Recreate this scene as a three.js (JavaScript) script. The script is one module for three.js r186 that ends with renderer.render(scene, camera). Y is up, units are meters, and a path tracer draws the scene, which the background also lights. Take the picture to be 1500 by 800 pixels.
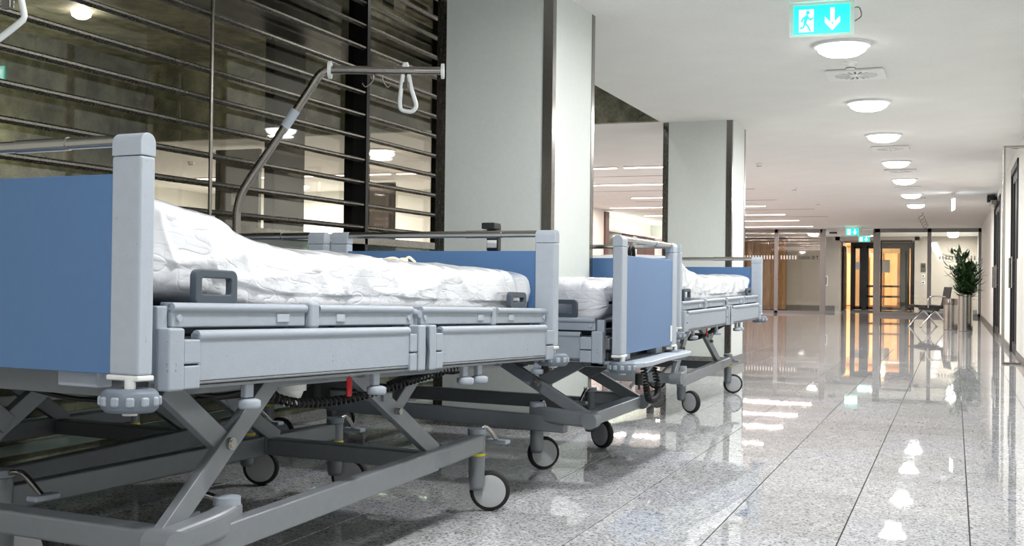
import * as THREE from 'three';
import { RoundedBoxGeometry } from 'three/addons/geometries/RoundedBoxGeometry.js';
import { mergeGeometries } from 'three/addons/utils/BufferGeometryUtils.js';
import { ImprovedNoise } from 'three/addons/math/ImprovedNoise.js';
import { FontLoader } from 'three/addons/loaders/FontLoader.js';
import { TextGeometry } from 'three/addons/geometries/TextGeometry.js';
import { RectAreaLightUniformsLib } from 'three/addons/lights/RectAreaLightUniformsLib.js';

// ------------------------------------------------------------------ camera, exposure
RectAreaLightUniformsLib.init();
const scene = new THREE.Scene();
scene.background = new THREE.Color(0x000000);
const camera = new THREE.PerspectiveCamera(2 * Math.atan(400 / 1660) * 180 / Math.PI, 1500 / 800, 0.05, 120);
camera.position.set(0, 0.85, 0);
camera.rotation.order = 'YXZ';
camera.rotation.set(0.00795, Math.atan(648.2 / 1660), 0.012);
scene.add(camera);
const renderer = new THREE.WebGLRenderer({ antialias: true });
renderer.toneMapping = THREE.LinearToneMapping;
renderer.toneMappingExposure = 1.42;
renderer.shadowMap.enabled = true;

// light levels
const LAMP = 11, LAMP_COLOR = 0xfcfcfc, LAMP_GLOW = 6;
const STRIP = 110, STRIP_COLOR = 0xffe4dc, STRIP_GLOW = 5;

// The corridor runs along -z; S(s) is the distance along it, x is across it. y is up, metres.
const H = 2.55, XR = 0.71, XC = -2.89, XG = -3.85, VOID = 3.5, S_END = 35;

// ------------------------------------------------------------------ helpers
let seed = 7;
const rnd = () => { seed = (seed * 1664525 + 1013904223) >>> 0; return seed / 4294967296; };
const rr = (a, b) => a + (b - a) * rnd();
const noise3 = new ImprovedNoise();
const ORD = ['first', 'second', 'third', 'fourth', 'fifth', 'sixth', 'seventh', 'eighth'];
const deg = Math.PI / 180;
const V = (x, y, z) => new THREE.Vector3(x, y, z);
const taken = new Map();
const numbered = (n) => { const k = taken.get(n) || 0; taken.set(n, k + 1); return k ? `${n}_${String(k).padStart(3, '0')}` : n; };

function metreUV(g) {
  const p = g.attributes.position, n = g.attributes.normal, uv = new Float32Array(p.count * 2);
  for (let i = 0; i < p.count; i++) {
    const ax = Math.abs(n.getX(i)), ay = Math.abs(n.getY(i)), az = Math.abs(n.getZ(i));
    let a, b;
    if (ay >= ax && ay >= az) { a = p.getX(i); b = p.getZ(i); } else if (ax >= az) { a = p.getZ(i); b = p.getY(i); } else { a = p.getX(i); b = p.getY(i); }
    uv[2 * i] = a; uv[2 * i + 1] = b;
  }
  g.setAttribute('uv', new THREE.BufferAttribute(uv, 2));
  return g;
}
function clean(g) {
  const q = g.index ? g.toNonIndexed() : g;
  for (const k of Object.keys(q.attributes)) if (!['position', 'normal', 'uv'].includes(k)) q.deleteAttribute(k);
  return q;
}
const merge = (list) => { const a = list.flat(9).map(clean); return a.length > 1 ? mergeGeometries(a) : a[0]; };
// box by size and centre, r rounds the edges
const B = (w, h, d, x = 0, y = 0, z = 0, r = 0) => {
  const g = r > 0 ? new RoundedBoxGeometry(w, h, d, 2, Math.min(r, w * 0.49, h * 0.49, d * 0.49)) : new THREE.BoxGeometry(w, h, d);
  return metreUV(clean(g).translate(x, y, z));
};
const BB = (x0, x1, y0, y1, z0, z1, r = 0) => B(Math.abs(x1 - x0), Math.abs(y1 - y0), Math.abs(z1 - z0), (x0 + x1) / 2, (y0 + y1) / 2, (z0 + z1) / 2, r);
// cylinder along axis
const C = (r, len, axis, x, y, z, seg = 24, r2 = r) => {
  const g = new THREE.CylinderGeometry(r2, r, len, seg);
  if (axis === 'x') g.rotateZ(-Math.PI / 2); else if (axis === 'z') g.rotateX(Math.PI / 2);
  return clean(g).translate(x, y, z);
};
const L = (pts, axis, x, y, z, seg = 28) => {           // lathe of [r, y] pairs
  const g = new THREE.LatheGeometry(pts.map(([r, h]) => new THREE.Vector2(r, h)), seg);
  if (axis === 'x') g.rotateZ(-Math.PI / 2); else if (axis === 'z') g.rotateX(Math.PI / 2);
  return clean(g).translate(x, y, z);
};
const tube = (pts, r, n = 24, seg = 8, tension = 0.5) => clean(new THREE.TubeGeometry(new THREE.CatmullRomCurve3(pts.map((p) => V(...p)), false, 'catmullrom', tension), n, r, seg));
// bar of rectangular section between two points; w is across (x-ish), h is in the plane
function bar(a, b, w, h, r = 0.003) {
  const A = V(...a), D = V(...b), d = D.clone().sub(A), len = d.length();
  const g = B(w, h, len, 0, 0, 0, r);
  const zdir = d.clone().normalize(), ref = Math.abs(zdir.x) > 0.9 ? V(0, 0, 1) : V(1, 0, 0);
  const ydir = zdir.clone().cross(ref).normalize(), xdir = ydir.clone().cross(zdir);
  g.applyMatrix4(new THREE.Matrix4().makeBasis(xdir, ydir, zdir)).translate((A.x + D.x) / 2, (A.y + D.y) / 2, (A.z + D.z) / 2);
  return g;
}
const rod = (a, b, r, seg = 12) => {
  const A = V(...a), D = V(...b), d = D.clone().sub(A);
  const g = new THREE.CylinderGeometry(r, r, d.length(), seg);
  g.applyQuaternion(new THREE.Quaternion().setFromUnitVectors(V(0, 1, 0), d.clone().normalize()));
  return clean(g).translate((A.x + D.x) / 2, (A.y + D.y) / 2, (A.z + D.z) / 2);
};
// extrude an outline: pts in (a, b); plane 'zy' extrudes along x, 'xy' along z, 'xz' along y
function ext(pts, depth, plane, at = 0, bevel = 0, holes = []) {
  const s = new THREE.Shape(pts.map((p) => new THREE.Vector2(...p)));
  for (const h of holes) s.holes.push(new THREE.Path(h.map((p) => new THREE.Vector2(...p))));
  const g = new THREE.ExtrudeGeometry(s, { depth: depth - 2 * bevel, bevelEnabled: bevel > 0, bevelSize: bevel, bevelThickness: bevel, bevelOffset: -bevel, bevelSegments: 2, curveSegments: 8 });
  g.translate(0, 0, bevel);
  if (plane === 'zy') g.applyMatrix4(new THREE.Matrix4().makeBasis(V(0, 0, 1), V(0, 1, 0), V(-1, 0, 0))).translate(at + depth, 0, 0);
  else if (plane === 'xz') g.applyMatrix4(new THREE.Matrix4().makeBasis(V(1, 0, 0), V(0, 0, 1), V(0, -1, 0))).translate(0, at + depth, 0);
  else g.translate(0, 0, at);
  return metreUV(clean(g));
}
const roundRect = (x0, x1, y0, y1, r, n = 5) => {
  const o = [];
  for (const [cx, cy, a0] of [[x1 - r, y1 - r, 0], [x0 + r, y1 - r, 90], [x0 + r, y0 + r, 180], [x1 - r, y0 + r, 270]])
    for (let i = 0; i <= n; i++) { const a = (a0 + 90 * i / n) * Math.PI / 180; o.push([cx + r * Math.cos(a), cy + r * Math.sin(a)]); }
  return o;
};
function part(name, geos, mat, parent, label) {
  const m = new THREE.Mesh(Array.isArray(geos) ? merge(geos) : geos, mat);
  m.name = name; m.castShadow = m.receiveShadow = true;
  if (label) m.userData.label = label;
  parent.add(m);
  return m;
}
function thing(name, label, category, x = 0, y = 0, z = 0, turn = 0, group) {
  const o = new THREE.Group();
  o.name = numbered(name); o.position.set(x, y, z); o.rotation.y = turn;
  o.userData = { label, category };
  if (group) o.userData.group = group;
  scene.add(o);
  return o;
}
function struct(name, label, category) {
  const o = new THREE.Group();
  o.name = numbered(name); o.userData = { kind: 'structure', label, category };
  scene.add(o);
  return o;
}
function structMesh(name, geos, mat, label, category) {
  const m = part(numbered(name), geos, mat, scene);
  m.userData = { kind: 'structure', label, category };
  return m;
}

// ------------------------------------------------------------------ textures and materials
function dataTex(n, fn, srgb, rx, ry = rx) {
  const d = new Uint8Array(n * n * 4);
  for (let j = 0; j < n; j++) for (let i = 0; i < n; i++) {
    const c = fn(i / n, j / n, i, j), k = 4 * (j * n + i);
    d[k] = c[0]; d[k + 1] = c[1]; d[k + 2] = c[2]; d[k + 3] = 255;
  }
  const t = new THREE.DataTexture(d, n, n);
  t.wrapS = t.wrapT = THREE.RepeatWrapping; t.magFilter = THREE.LinearFilter; t.minFilter = THREE.LinearMipmapLinearFilter; t.generateMipmaps = true;
  if (srgb) t.colorSpace = THREE.SRGBColorSpace;
  t.repeat.set(rx, ry); t.needsUpdate = true;
  return t;
}
// tileable value noise
function grid(n) { const a = new Float32Array(n * n); for (let i = 0; i < a.length; i++) a[i] = rnd(); return { n, a }; }
function vn(g, u, v) {
  const x = u * g.n, y = v * g.n, i = Math.floor(x), j = Math.floor(y), fx = x - i, fy = y - j;
  const sx = fx * fx * (3 - 2 * fx), sy = fy * fy * (3 - 2 * fy), q = (a, b) => g.a[((b % g.n + g.n) % g.n) * g.n + ((a % g.n + g.n) % g.n)];
  return (q(i, j) * (1 - sx) + q(i + 1, j) * sx) * (1 - sy) + (q(i, j + 1) * (1 - sx) + q(i + 1, j + 1) * sx) * sy;
}
const g8 = grid(8), g16 = grid(16), g32 = grid(32), g64 = grid(64), g128 = grid(128), g256 = grid(256), g400 = grid(400);
const clamp8 = (x) => Math.max(0, Math.min(255, x));
// pale granite: feldspar, quartz and dark mica grains, 1.6 m across
const granite = dataTex(1024, (u, v) => {
  const a = vn(g256, u, v), b = vn(g400, u + 0.31, v + 0.17), c = vn(g128, u + 0.6, v), e = vn(g16, u, v) - 0.5;
  let t = 196 + 10 * e + 24 * (b - 0.5);
  if (a > 0.62) t -= 62 * Math.min(1, (a - 0.62) * 5.5);
  if (b > 0.72) t -= 70 * Math.min(1, (b - 0.72) * 6);
  if (c > 0.68) t += 18;
  return [clamp8(t - 1), clamp8(t), clamp8(t + 2)];
}, true, 1 / 1.6);
const polish = dataTex(512, (u, v) => { const t = 120 + 70 * (vn(g16, u, v) - 0.5) + 60 * (vn(g64, u, v) - 0.5) + 60 * (vn(g256, u, v) - 0.5); return [clamp8(t), clamp8(t), clamp8(t)]; }, false, 1 / 1.6);
const fineBump = dataTex(512, (u, v) => { const t = 128 + 80 * (vn(g128, u, v) - 0.5) + 90 * (vn(g256, u, v) - 0.5); return [clamp8(t), clamp8(t), clamp8(t)]; }, false, 1 / 0.5);
const plaster = dataTex(512, (u, v) => { const t = 240 + 4 * (vn(g8, u, v) - 0.5) + 4 * (vn(g128, u, v) - 0.5); return [clamp8(t), clamp8(t), clamp8(t - 2)]; }, true, 1 / 2);
const brushed = dataTex(512, (u, v, i) => { const t = 150 + 90 * (vn(g256, u, v * 0.02) - 0.5) + 50 * (vn(g64, u, v) - 0.5); return [clamp8(t), clamp8(t), clamp8(t)]; }, false, 1 / 0.3);
const scuff = dataTex(512, (u, v) => {
  let t = 236 + 6 * (vn(g32, u, v) - 0.5) + 5 * (vn(g256, u, v) - 0.5);
  if (vn(g64, u, v) > 0.965 && vn(g256, u, v) > 0.6) t -= 50;
  return [clamp8(t), clamp8(t), clamp8(t)];
}, true, 1 / 0.6);
const concreteTex = dataTex(512, (u, v) => {
  let t = 150 + 70 * (vn(g8, u, v) - 0.5) + 60 * (vn(g32, u, v) - 0.5) + 30 * (vn(g128, u, v) - 0.5);
  if (Math.abs(vn(g16, u + 0.2, v) - 0.5) < 0.012) t -= 35;
  return [clamp8(t), clamp8(t + 2), clamp8(t - 12)];
}, true, 1 / 3);
const woodTex = dataTex(512, (u, v) => {
  const w = vn(g64, u, v * 0.06) * 0.6 + vn(g256, u, v * 0.04) * 0.4, k = 0.82 + 0.36 * (w - 0.5);
  return [clamp8(196 * k), clamp8(146 * k), clamp8(96 * k)];
}, true, 1 / 1.2);
const crinkle = dataTex(1024, (u, v) => {
  const r = (g, s, o) => 1 - Math.abs(2 * vn(g, u * s + o, v + o * 0.7) - 1);
  const t = 255 * (0.5 * r(g8, 1, 0) ** 6 + 0.35 * r(g16, 1, 0.3) ** 8 + 0.15 * r(g32, 1, 0.1) ** 6);
  return [clamp8(t), clamp8(t), clamp8(t)];
}, false, 1 / 0.8);

const std = (color, roughness, o = {}) => new THREE.MeshStandardMaterial({ color, roughness, metalness: 0, ...o });
const phy = (color, roughness, o = {}) => new THREE.MeshPhysicalMaterial({ color, roughness, ...o });
const M = {
  granite: [0xffffff, 0xf6f6f4, 0xfbfbff, 0xf1f1f0].map((c) => phy(c, 0.045, { map: granite, roughnessMap: polish, specularIntensity: 0.6 })),
  graniteFar: phy(0xfafafa, 0.045, { map: granite, roughnessMap: polish, specularIntensity: 0.6 }),
  joint: std(0x2c2c2b, 0.8),
  graniteDark: std(0x9a9894, 0.35, { map: granite }),
  ceiling: std(0xf2f1ee, 0.95, { map: plaster }),
  wall: std(0xf3f3ee, 0.8, { map: plaster }),
  wainscot: std(0xe9eae4, 0.5, { map: plaster }),
  column: std(0xe6ebe8, 0.55, { map: plaster }),
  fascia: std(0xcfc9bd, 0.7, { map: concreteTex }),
  concrete: std(0xb9b9a8, 0.85, { map: concreteTex, bumpMap: concreteTex, bumpScale: 0.002 }),
  black: std(0x121314, 0.5),
  darkFrame: std(0x2b2c2d, 0.45, { metalness: 0.3 }),
  greyFrame: std(0x8d8c8c, 0.4, { metalness: 0.55, bumpMap: fineBump, bumpScale: 0.0003 }),
  steel: std(0xb9b6b0, 0.3, { metalness: 1, roughnessMap: brushed }),
  steelDark: std(0x8a8680, 0.38, { metalness: 1, roughnessMap: brushed }),
  slat: std(0x9a968e, 0.42, { metalness: 0.9, roughnessMap: brushed }),
  chrome: std(0xd8d8d8, 0.14, { metalness: 1 }),
  glass: phy(0xfaf9f5, 0.02, { transmission: 1, thickness: 0, ior: 1.5 }),
  glassTint: phy(0xeeebe2, 0.02, { transmission: 1, thickness: 0, ior: 1.6 }),
  glassGreen: phy(0x8fa096, 0.08, { transmission: 0.5, thickness: 0, ior: 1.5 }),
  lampDome: std(0xffffff, 0.4, { emissive: LAMP_COLOR, emissiveIntensity: LAMP_GLOW }),
  strip: std(0xffffff, 0.4, { emissive: STRIP_COLOR, emissiveIntensity: STRIP_GLOW }),
  white: std(0xeeeeea, 0.5),
  whitePlastic: std(0xe3e4e2, 0.4),
  bedGrey: std(0xa9b2bd, 0.42, { map: scuff, bumpMap: fineBump, bumpScale: 0.0004 }),
  bedPost: std(0xb7c0cb, 0.38, { map: scuff, bumpMap: fineBump, bumpScale: 0.0003 }),
  bedFrame: std(0x878c91, 0.38, { metalness: 0.25, map: scuff }),
  bluePanel: std(0x577dad, 0.38, { map: plaster }),
  slate: std(0x454e58, 0.5),
  bumper: std(0x67717d, 0.5),
  roller: std(0x98a1ab, 0.45),
  tyre: std(0x161616, 0.7),
  rubber: std(0x1b1b1c, 0.6),
  hub: std(0xb9bcbf, 0.4, { map: scuff }),
  yellow: std(0xd8c72a, 0.5),
  red: std(0xc3141c, 0.4),
  film: phy(0xe2e4e9, 0.42, { clearcoat: 1, clearcoatRoughness: 0.12, bumpMap: crinkle, bumpScale: 0.0035 }),
  cream: std(0xe6dfc4, 0.7),
  piping: std(0x46506b, 0.7),
  wood: std(0xffffff, 0.5, { map: woodTex }),
  brownDoor: std(0x5a4038, 0.5),
  handleWhite: std(0xd9dedd, 0.4),
  seatBlack: std(0x17181a, 0.6, { bumpMap: fineBump, bumpScale: 0.001 }),
  leaf: [0x24401f, 0x2f5228, 0x3a5e2f].map((c) => phy(c, 0.5, { transmission: 0.25, thickness: 0, side: THREE.DoubleSide })),
  stem: std(0x4e4432, 0.8),
  orangeFloor: std(0xb06c44, 0.25),
  warmWall: std(0xf2e6cc, 0.8),
  paper: std(0xe8e8ea, 0.8),
};
function canvasMat(w, h, draw, o = {}) {
  const c = document.createElement('canvas'); c.width = w; c.height = h;
  const x = c.getContext('2d'); draw(x, w, h);
  const t = new THREE.CanvasTexture(c); t.colorSpace = THREE.SRGBColorSpace; t.anisotropy = 4;
  return { t, m: std(0xffffff, 0.5, { map: t, ...o }) };
}

// ------------------------------------------------------------------ floor
const TX = 0.41, TS = 0.43, T0 = -0.354, S0 = 4.79, GAP = 0.0024;
{
  const floor = struct('floor', 'polished pale grey granite tile floor', 'floor');
  part('screed', [BB(-14.2, XR + 0.3, -0.12, -0.006, 7, -52)], M.joint, floor);
  const tileGeo = (dx, ds, uo, vo) => {
    const w = TX - 0.0045, d = TS - 0.0022, b = 0.0011, t = 0.0055, o = [];
    const P = [[-w / 2, -t, -d / 2], [w / 2, -t, -d / 2], [w / 2, -t, d / 2], [-w / 2, -t, d / 2]];
    const Q = [[-w / 2, -b, -d / 2], [w / 2, -b, -d / 2], [w / 2, -b, d / 2], [-w / 2, -b, d / 2]];
    const R = [[-w / 2 + b, 0, -d / 2 + b], [w / 2 - b, 0, -d / 2 + b], [w / 2 - b, 0, d / 2 - b], [-w / 2 + b, 0, d / 2 - b]];
    const quad = (a, b2, c, d2) => o.push(a, d2, c, a, c, b2);
    quad(R[0], R[1], R[2], R[3]);
    for (let i = 0; i < 4; i++) { const j = (i + 1) % 4; o.push(Q[i], R[i], R[j], Q[i], R[j], Q[j], P[i], Q[i], Q[j], P[i], Q[j], P[j]); }
    const g = new THREE.BufferGeometry();
    g.setAttribute('position', new THREE.Float32BufferAttribute(o.flat(), 3));
    g.setAttribute('uv', new THREE.Float32BufferAttribute(o.map((p) => [p[0] + uo, p[2] + vo]).flat(), 2));
    g.computeVertexNormals();
    return g.translate(dx, 0, ds);
  };
  const variants = []; for (let i = 0; i < 8; i++) variants.push(tileGeo(0, 0, rr(0, 1.6), rr(0, 1.6)));
  const cells = [];
  for (let i = -8; i <= 2; i++) for (let k = -12; k < 27; k++) {
    const x = T0 + (i + 0.5) * TX, s = S0 + (k + 0.5) * TS;
    if (x + TX / 2 > XR + 0.03 || x < -3.85) continue;
    cells.push({ x, s, i, k });
  }
  // those in the camera's view, nearest first
  camera.updateMatrixWorld(); camera.updateProjectionMatrix();
  const inView = (c) => {
    const p = V(c.x, 0, -c.s).project(camera), q = V(c.x, 0, -c.s).applyMatrix4(camera.matrixWorldInverse);
    return q.z < 0 && Math.abs(p.x) < 1.12 && p.y > -1.15 && p.y < 0.2;
  };
  camera.matrixWorldInverse.copy(camera.matrixWorld).invert();
  const seen = cells.filter(inView).sort((a, b) => Math.hypot(a.x, a.s) - Math.hypot(b.x, b.s)).slice(0, 300);
  const big = new Set(seen);
  for (const c of seen) {
    const m = part('tile', variants[Math.floor(rnd() * 8)], M.granite[Math.floor(rnd() * 4)], floor);
    m.position.set(c.x, rr(-0.0002, 0.0002), -c.s);
  }
  const rest = cells.filter((c) => !big.has(c)).map((c) => tileGeo(c.x, -c.s, rr(0, 1.6), rr(0, 1.6)));
  const field = part('tile_field', rest, M.graniteFar, floor); field.userData.kind = 'stuff';
  const xl = T0 - 8 * TX, s1 = S0 + 27 * TS, s0 = S0 - 12 * TS, xr = T0 + 2 * TX;
  part('floor_slab', [
    BB(-14.2, XR + 0.3, -0.006, 0, -s1 - GAP, -44),
    BB(xl - 0.6, xl - GAP, -0.006, 0, -s0, -s1), BB(T0 + 3 * TX - (T0 + 3 * TX > XR + 0.03 ? TX : 0), XR + 0.3, -0.006, 0, -s0, -s1),
    BB(xl - 0.6, XR + 0.3, -0.006, 0, 7, -s0 + GAP),
  ], M.graniteFar, floor);
  part('courtyard_paving', [BB(-14.2, xl - 0.6 - GAP, -0.006, -0.001, 7, -s1)], M.graniteDark, floor);
}

// ------------------------------------------------------------------ shell
structMesh('ceiling', [BB(XC, XR + 0.3, H, H + 0.2, 7, -11.6)], M.ceiling, 'smooth white plaster ceiling over the corridor', 'ceiling');
structMesh('ceiling_lobby', [BB(-14.2, XR + 0.3, H, H + 0.2, -11.6, -S_END)], M.ceiling, 'white plaster ceiling over the lobby and the corridor end', 'ceiling');
structMesh('ceiling_vestibule', [BB(-9, XR + 0.3, H, H + 0.2, -S_END, -44)], M.ceiling, 'white ceiling beyond the glass partition', 'ceiling');
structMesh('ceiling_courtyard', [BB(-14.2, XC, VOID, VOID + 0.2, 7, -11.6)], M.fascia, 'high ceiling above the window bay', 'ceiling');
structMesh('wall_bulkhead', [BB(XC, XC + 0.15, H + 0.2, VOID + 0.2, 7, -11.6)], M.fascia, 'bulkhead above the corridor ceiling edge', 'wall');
structMesh('wall_fascia', [BB(-14.2, XC, H - 0.005, VOID, -11.5, -11.59)], M.fascia, 'grey brown fascia above the opening to the lobby', 'wall');
{
  const w = struct('wall_right', 'white corridor wall with slightly darker wainscot panel', 'wall');
  const doors = [[14.9, 16.6], [20.6, 23.6]];
  const segs = [[-7, 14.9], [16.6, 20.6], [23.6, 44]];
  part('plaster', [...segs.map(([a, b]) => BB(XR, XR + 0.2, 0, H, -a, -b)), ...doors.map(([a, b]) => BB(XR, XR + 0.2, 2.42, H, -a, -b))], M.wall, w);
  part('wainscot', segs.slice(0, 1).map(([a, b]) => BB(XR - 0.012, XR, 0.1, 1.2, -a, -b)), M.wainscot, w);
  const bb = struct('baseboard_right', 'grey stone baseboard along the white corridor wall', 'baseboard');
  part('board', segs.map(([a, b]) => BB(XR - 0.018, XR, 0, 0.09, -a, -Math.min(b, S_END))), M.graniteDark, bb);
  for (const [k, [a, b]] of doors.entries()) {
    const d = struct(`door_${k + 1}`, ['dark framed glazed door just behind the steel edged pier', 'dark framed glazed double door farther along the white wall'][k], 'door');
    part('door_frame', [BB(XR - 0.015, XR + 0.12, 0, 2.42, -a, -a - 0.07), BB(XR - 0.015, XR + 0.12, 0, 2.42, -b + 0.07, -b), BB(XR - 0.015, XR + 0.12, 2.34, 2.42, -a, -b)], M.darkFrame, d);
    const n = k ? 3 : 2, w1 = (b - a - 0.14) / n;
    for (let i = 0; i < n; i++) {
      const z0 = -a - 0.07 - i * w1 - 0.008, z1 = z0 - w1 + 0.016;
      const leaf = part('door_leaf', [BB(XR + 0.01, XR + 0.06, 0.01, 2.33, z0, z0 - 0.09), BB(XR + 0.01, XR + 0.06, 0.01, 2.33, z1 + 0.09, z1), BB(XR + 0.01, XR + 0.06, 0.01, 0.14, z0 - 0.09, z1 + 0.09), BB(XR + 0.01, XR + 0.06, 2.23, 2.33, z0 - 0.09, z1 + 0.09)], M.darkFrame, d);
      part('pane', [BB(XR + 0.03, XR + 0.036, 0.14, 2.23, z0 - 0.09, z1 + 0.09)], M.glass, leaf);
      part('handle', [rod([XR - 0.03, 0.85, z1 + 0.045], [XR - 0.03, 1.25, z1 + 0.045], 0.012), rod([XR - 0.03, 0.9, z1 + 0.045], [XR + 0.02, 0.9, z1 + 0.045], 0.008), rod([XR - 0.03, 1.2, z1 + 0.045], [XR + 0.02, 1.2, z1 + 0.045], 0.008)], M.chrome, leaf);
    }
  }
  structMesh('wall_side_room', [BB(XR + 1.6, XR + 1.7, 0, H, -14, -25), BB(XR + 0.2, XR + 1.7, 0, H, -14, -14.1), BB(XR + 0.2, XR + 1.7, 0, H, -24.9, -25), BB(XR + 0.2, XR + 1.7, -0.05, 0, -14, -25), BB(XR + 0.2, XR + 1.7, H, H + 0.1, -14, -25)], M.wall, 'wall of the side rooms behind the dark glazed doors', 'wall');
}
structMesh('wall_back', [BB(-14.2, XR + 0.3, 0, VOID, 6.8, 7)], M.wall, 'wall closing the near end of the corridor', 'wall');
structMesh('wall_courtyard', [BB(-9.6, -9.4, 0, VOID, 7, -11.6)], M.concrete, 'rough greenish concrete wall across the window bay', 'wall');
structMesh('wall_left', [BB(XG - 0.15, XG, 0, H, -8.46, -11.6), BB(XG - 0.15, XG, 0, VOID, 7, -2.2)], M.wall, 'white wall beside the slatted window', 'wall');
// lobby walls
structMesh('wall_lobby_far', [BB(-14.2, -7.6, 0, H, -19, -19.2), BB(-14.2, -14, 0, H, -11.6, -19)], M.wall, 'white back wall of the lobby behind the slatted window', 'wall');

// steel-edged pier on the right wall
{
  const p = thing('door_guard_frame', 'tall stainless guard frame standing out from the white wall before the dark doors', 'guard frame', 0.51, 0, -13.82);
  part('post', [B(0.03, 2.44, 0.07, 0, 1.22, 0, 0.006)], M.steel, p);
  part('top_arm', [B(0.2, 0.03, 0.07, 0.1, 2.425, 0, 0.006)], M.steel, p);
  part('foot_arm', [B(0.2, 0.02, 0.09, 0.1, 0.01, 0, 0.005)], M.steelDark, p);
}

// columns
for (const [k, s0] of [[0, 6.1], [1, 11.7]]) {
  const s1 = s0 + 0.8, xa = -2.87, xb = -2.15, w = 0.055, q = 0.004;
  const c = struct('column', ['wide white column beside the slatted window with steel corner strips', 'farther white column behind the beds with steel corner strips'][k], 'column');
  part('column_body', [BB(xa, xb, 0, H, -s0, -s1)], M.column, c);
  part('plinth', [BB(xa - 0.01, xb + 0.01, 0, 0.1, -s0 + 0.01, -s1 - 0.01)], M.graniteDark, c);
  for (const [x, sx] of [[xa, -1], [xb, 1]]) for (const [z, sz] of [[-s0, 1], [-s1, -1]])
    part('corner_strip', [BB(x + sx * q, x - sx * w, 0.1, H, z + sz * q, z - sz * 0.001), BB(x + sx * q, x - sx * 0.001, 0.1, H, z, z - sz * w)], M.steelDark, c);
}

// ------------------------------------------------------------------ slatted window on the left
{
  const w = struct('window_1', 'tall glazed window screened by horizontal metal slats', 'window');
  const sa = 2.2, sb = 8.33;
  part('jamb', [BB(XG - 0.12, XG + 0.02, 0, VOID, -sb, -sb - 0.13)], M.darkFrame, w);
  for (const s of [3.45, 5.18, 6.95]) {
    if (s === 5.18) part('slat_rod', [C(0.011, VOID - 1.14, 'y', XG + 0.045, (VOID + 1.14) / 2, -s)], M.slat, w);
    else part('mullion', [BB(XG - 0.1, XG + 0.05, 0, VOID, -s + 0.02, -s - 0.02)], M.black, w);
  }
  part('transom', [BB(XG - 0.08, XG + 0.05, 1.1, 1.15, -sa, -sb)], M.slat, w);
  for (const [a, b] of [[sa, 3.43], [3.47, 6.93], [6.97, sb]]) {
    part('pane', [BB(XG - 0.06, XG - 0.054, 1.15, VOID, -a, -b)], M.glassTint, w);
    part('lower_pane', [BB(XG - 0.06, XG - 0.054, 0.5, 1.1, -a, -b)], M.glassGreen, w);
  }
  for (let i = 0; i < 15; i++) {
    const y = 1.215 + 0.1555 * i; if (y > VOID - 0.05) break;
    for (const [a, b] of [[sa, 6.928], [6.972, sb + 0.03]])
      part('slat', [ext([[-0.016, -0.012], [0.0, -0.017], [0.02, -0.004], [0.022, 0.006], [0.006, 0.016], [-0.016, 0.012]], b - a, 'xy', 0, 0).translate(XG + 0.022, y, -b)], M.slat, w);
  }
  part('parapet', [BB(XG - 0.12, XG - 0.02, 0, 0.5, -sa, -sb)], M.concrete, w);
  for (let i = 0; i < 4; i++) part('convector_rail', [BB(XG - 0.02, XG + 0.02, 0.06 + i * 0.11, 0.11 + i * 0.11, -sa, -sb, 0.006)], M.glassGreen, w);
}
// black canopy beam and posts behind the glass
{
  const c = struct('trim_2', 'black steel canopy beam with posts behind the slatted glass', 'beam');
  part('canopy_beam', [BB(-4.56, XG - 0.16, 2.55, 2.92, 6.7, -9.4)], M.black, c);
  part('canopy_rail', [BB(XG - 0.3, XG - 0.2, 3.06, 3.1, 6.7, -9.4), ...[-1, 1, 3, 4.6, 6.2, 7.8, 9.3].map((s) => BB(XG - 0.3, XG - 0.2, 2.92, 3.06, -s, -s - 0.2))], M.black, c);
  for (const [a, b] of [[6.8, 7.2], [7.92, 8.2], [3.2, 3.5]]) part('steel_post', [BB(-4.54, -4.46, 0, 2.55, -a, -b)], M.black, c);
}
// dark glossy panel with a small sign in the lobby
{
  const sg = canvasMat(128, 160, (x) => { x.fillStyle = '#9a9a94'; x.fillRect(0, 0, 128, 160); x.strokeStyle = '#2a2422'; x.lineWidth = 7; x.strokeRect(4, 4, 120, 152); x.fillStyle = '#2a2422'; x.font = 'bold 44px sans-serif'; x.textAlign = 'center'; x.fillText('YZ1', 64, 66); x.fillText('2', 88, 124); });
  const p = thing('glazed_screen', 'dark grey glossy screen panel with small framed sign in the lobby', 'screen', -8.55, 0, -12.2);
  part('panel', [B(0.56, 2.5, 0.04, 0.03, 1.25, 0)], std(0x55524e, 0.12), p);
  part('post', [B(0.06, 2.5, 0.06, -0.28, 1.25, 0)], M.black, p);
  part('post', [B(0.03, 2.5, 0.06, 0.33, 1.25, 0)], M.black, p);
  const pl = new THREE.PlaneGeometry(0.14, 0.18);
  part('sign_plate', [pl.translate(-0.01, 1.87, 0.0215)], sg.m, p, 'small framed sign');
  const q = thing('glazed_screen', 'dark narrow glossy panel beside the black steel posts in the lobby', 'screen', -9.1, 0, -17);
  part('panel', [B(0.5, 2.5, 0.04, 0, 1.25, 0)], std(0x4a4845, 0.15), q);
  part('post', [B(0.09, 2.5, 0.06, 0.29, 1.25, 0)], M.black, q);
}
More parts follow.
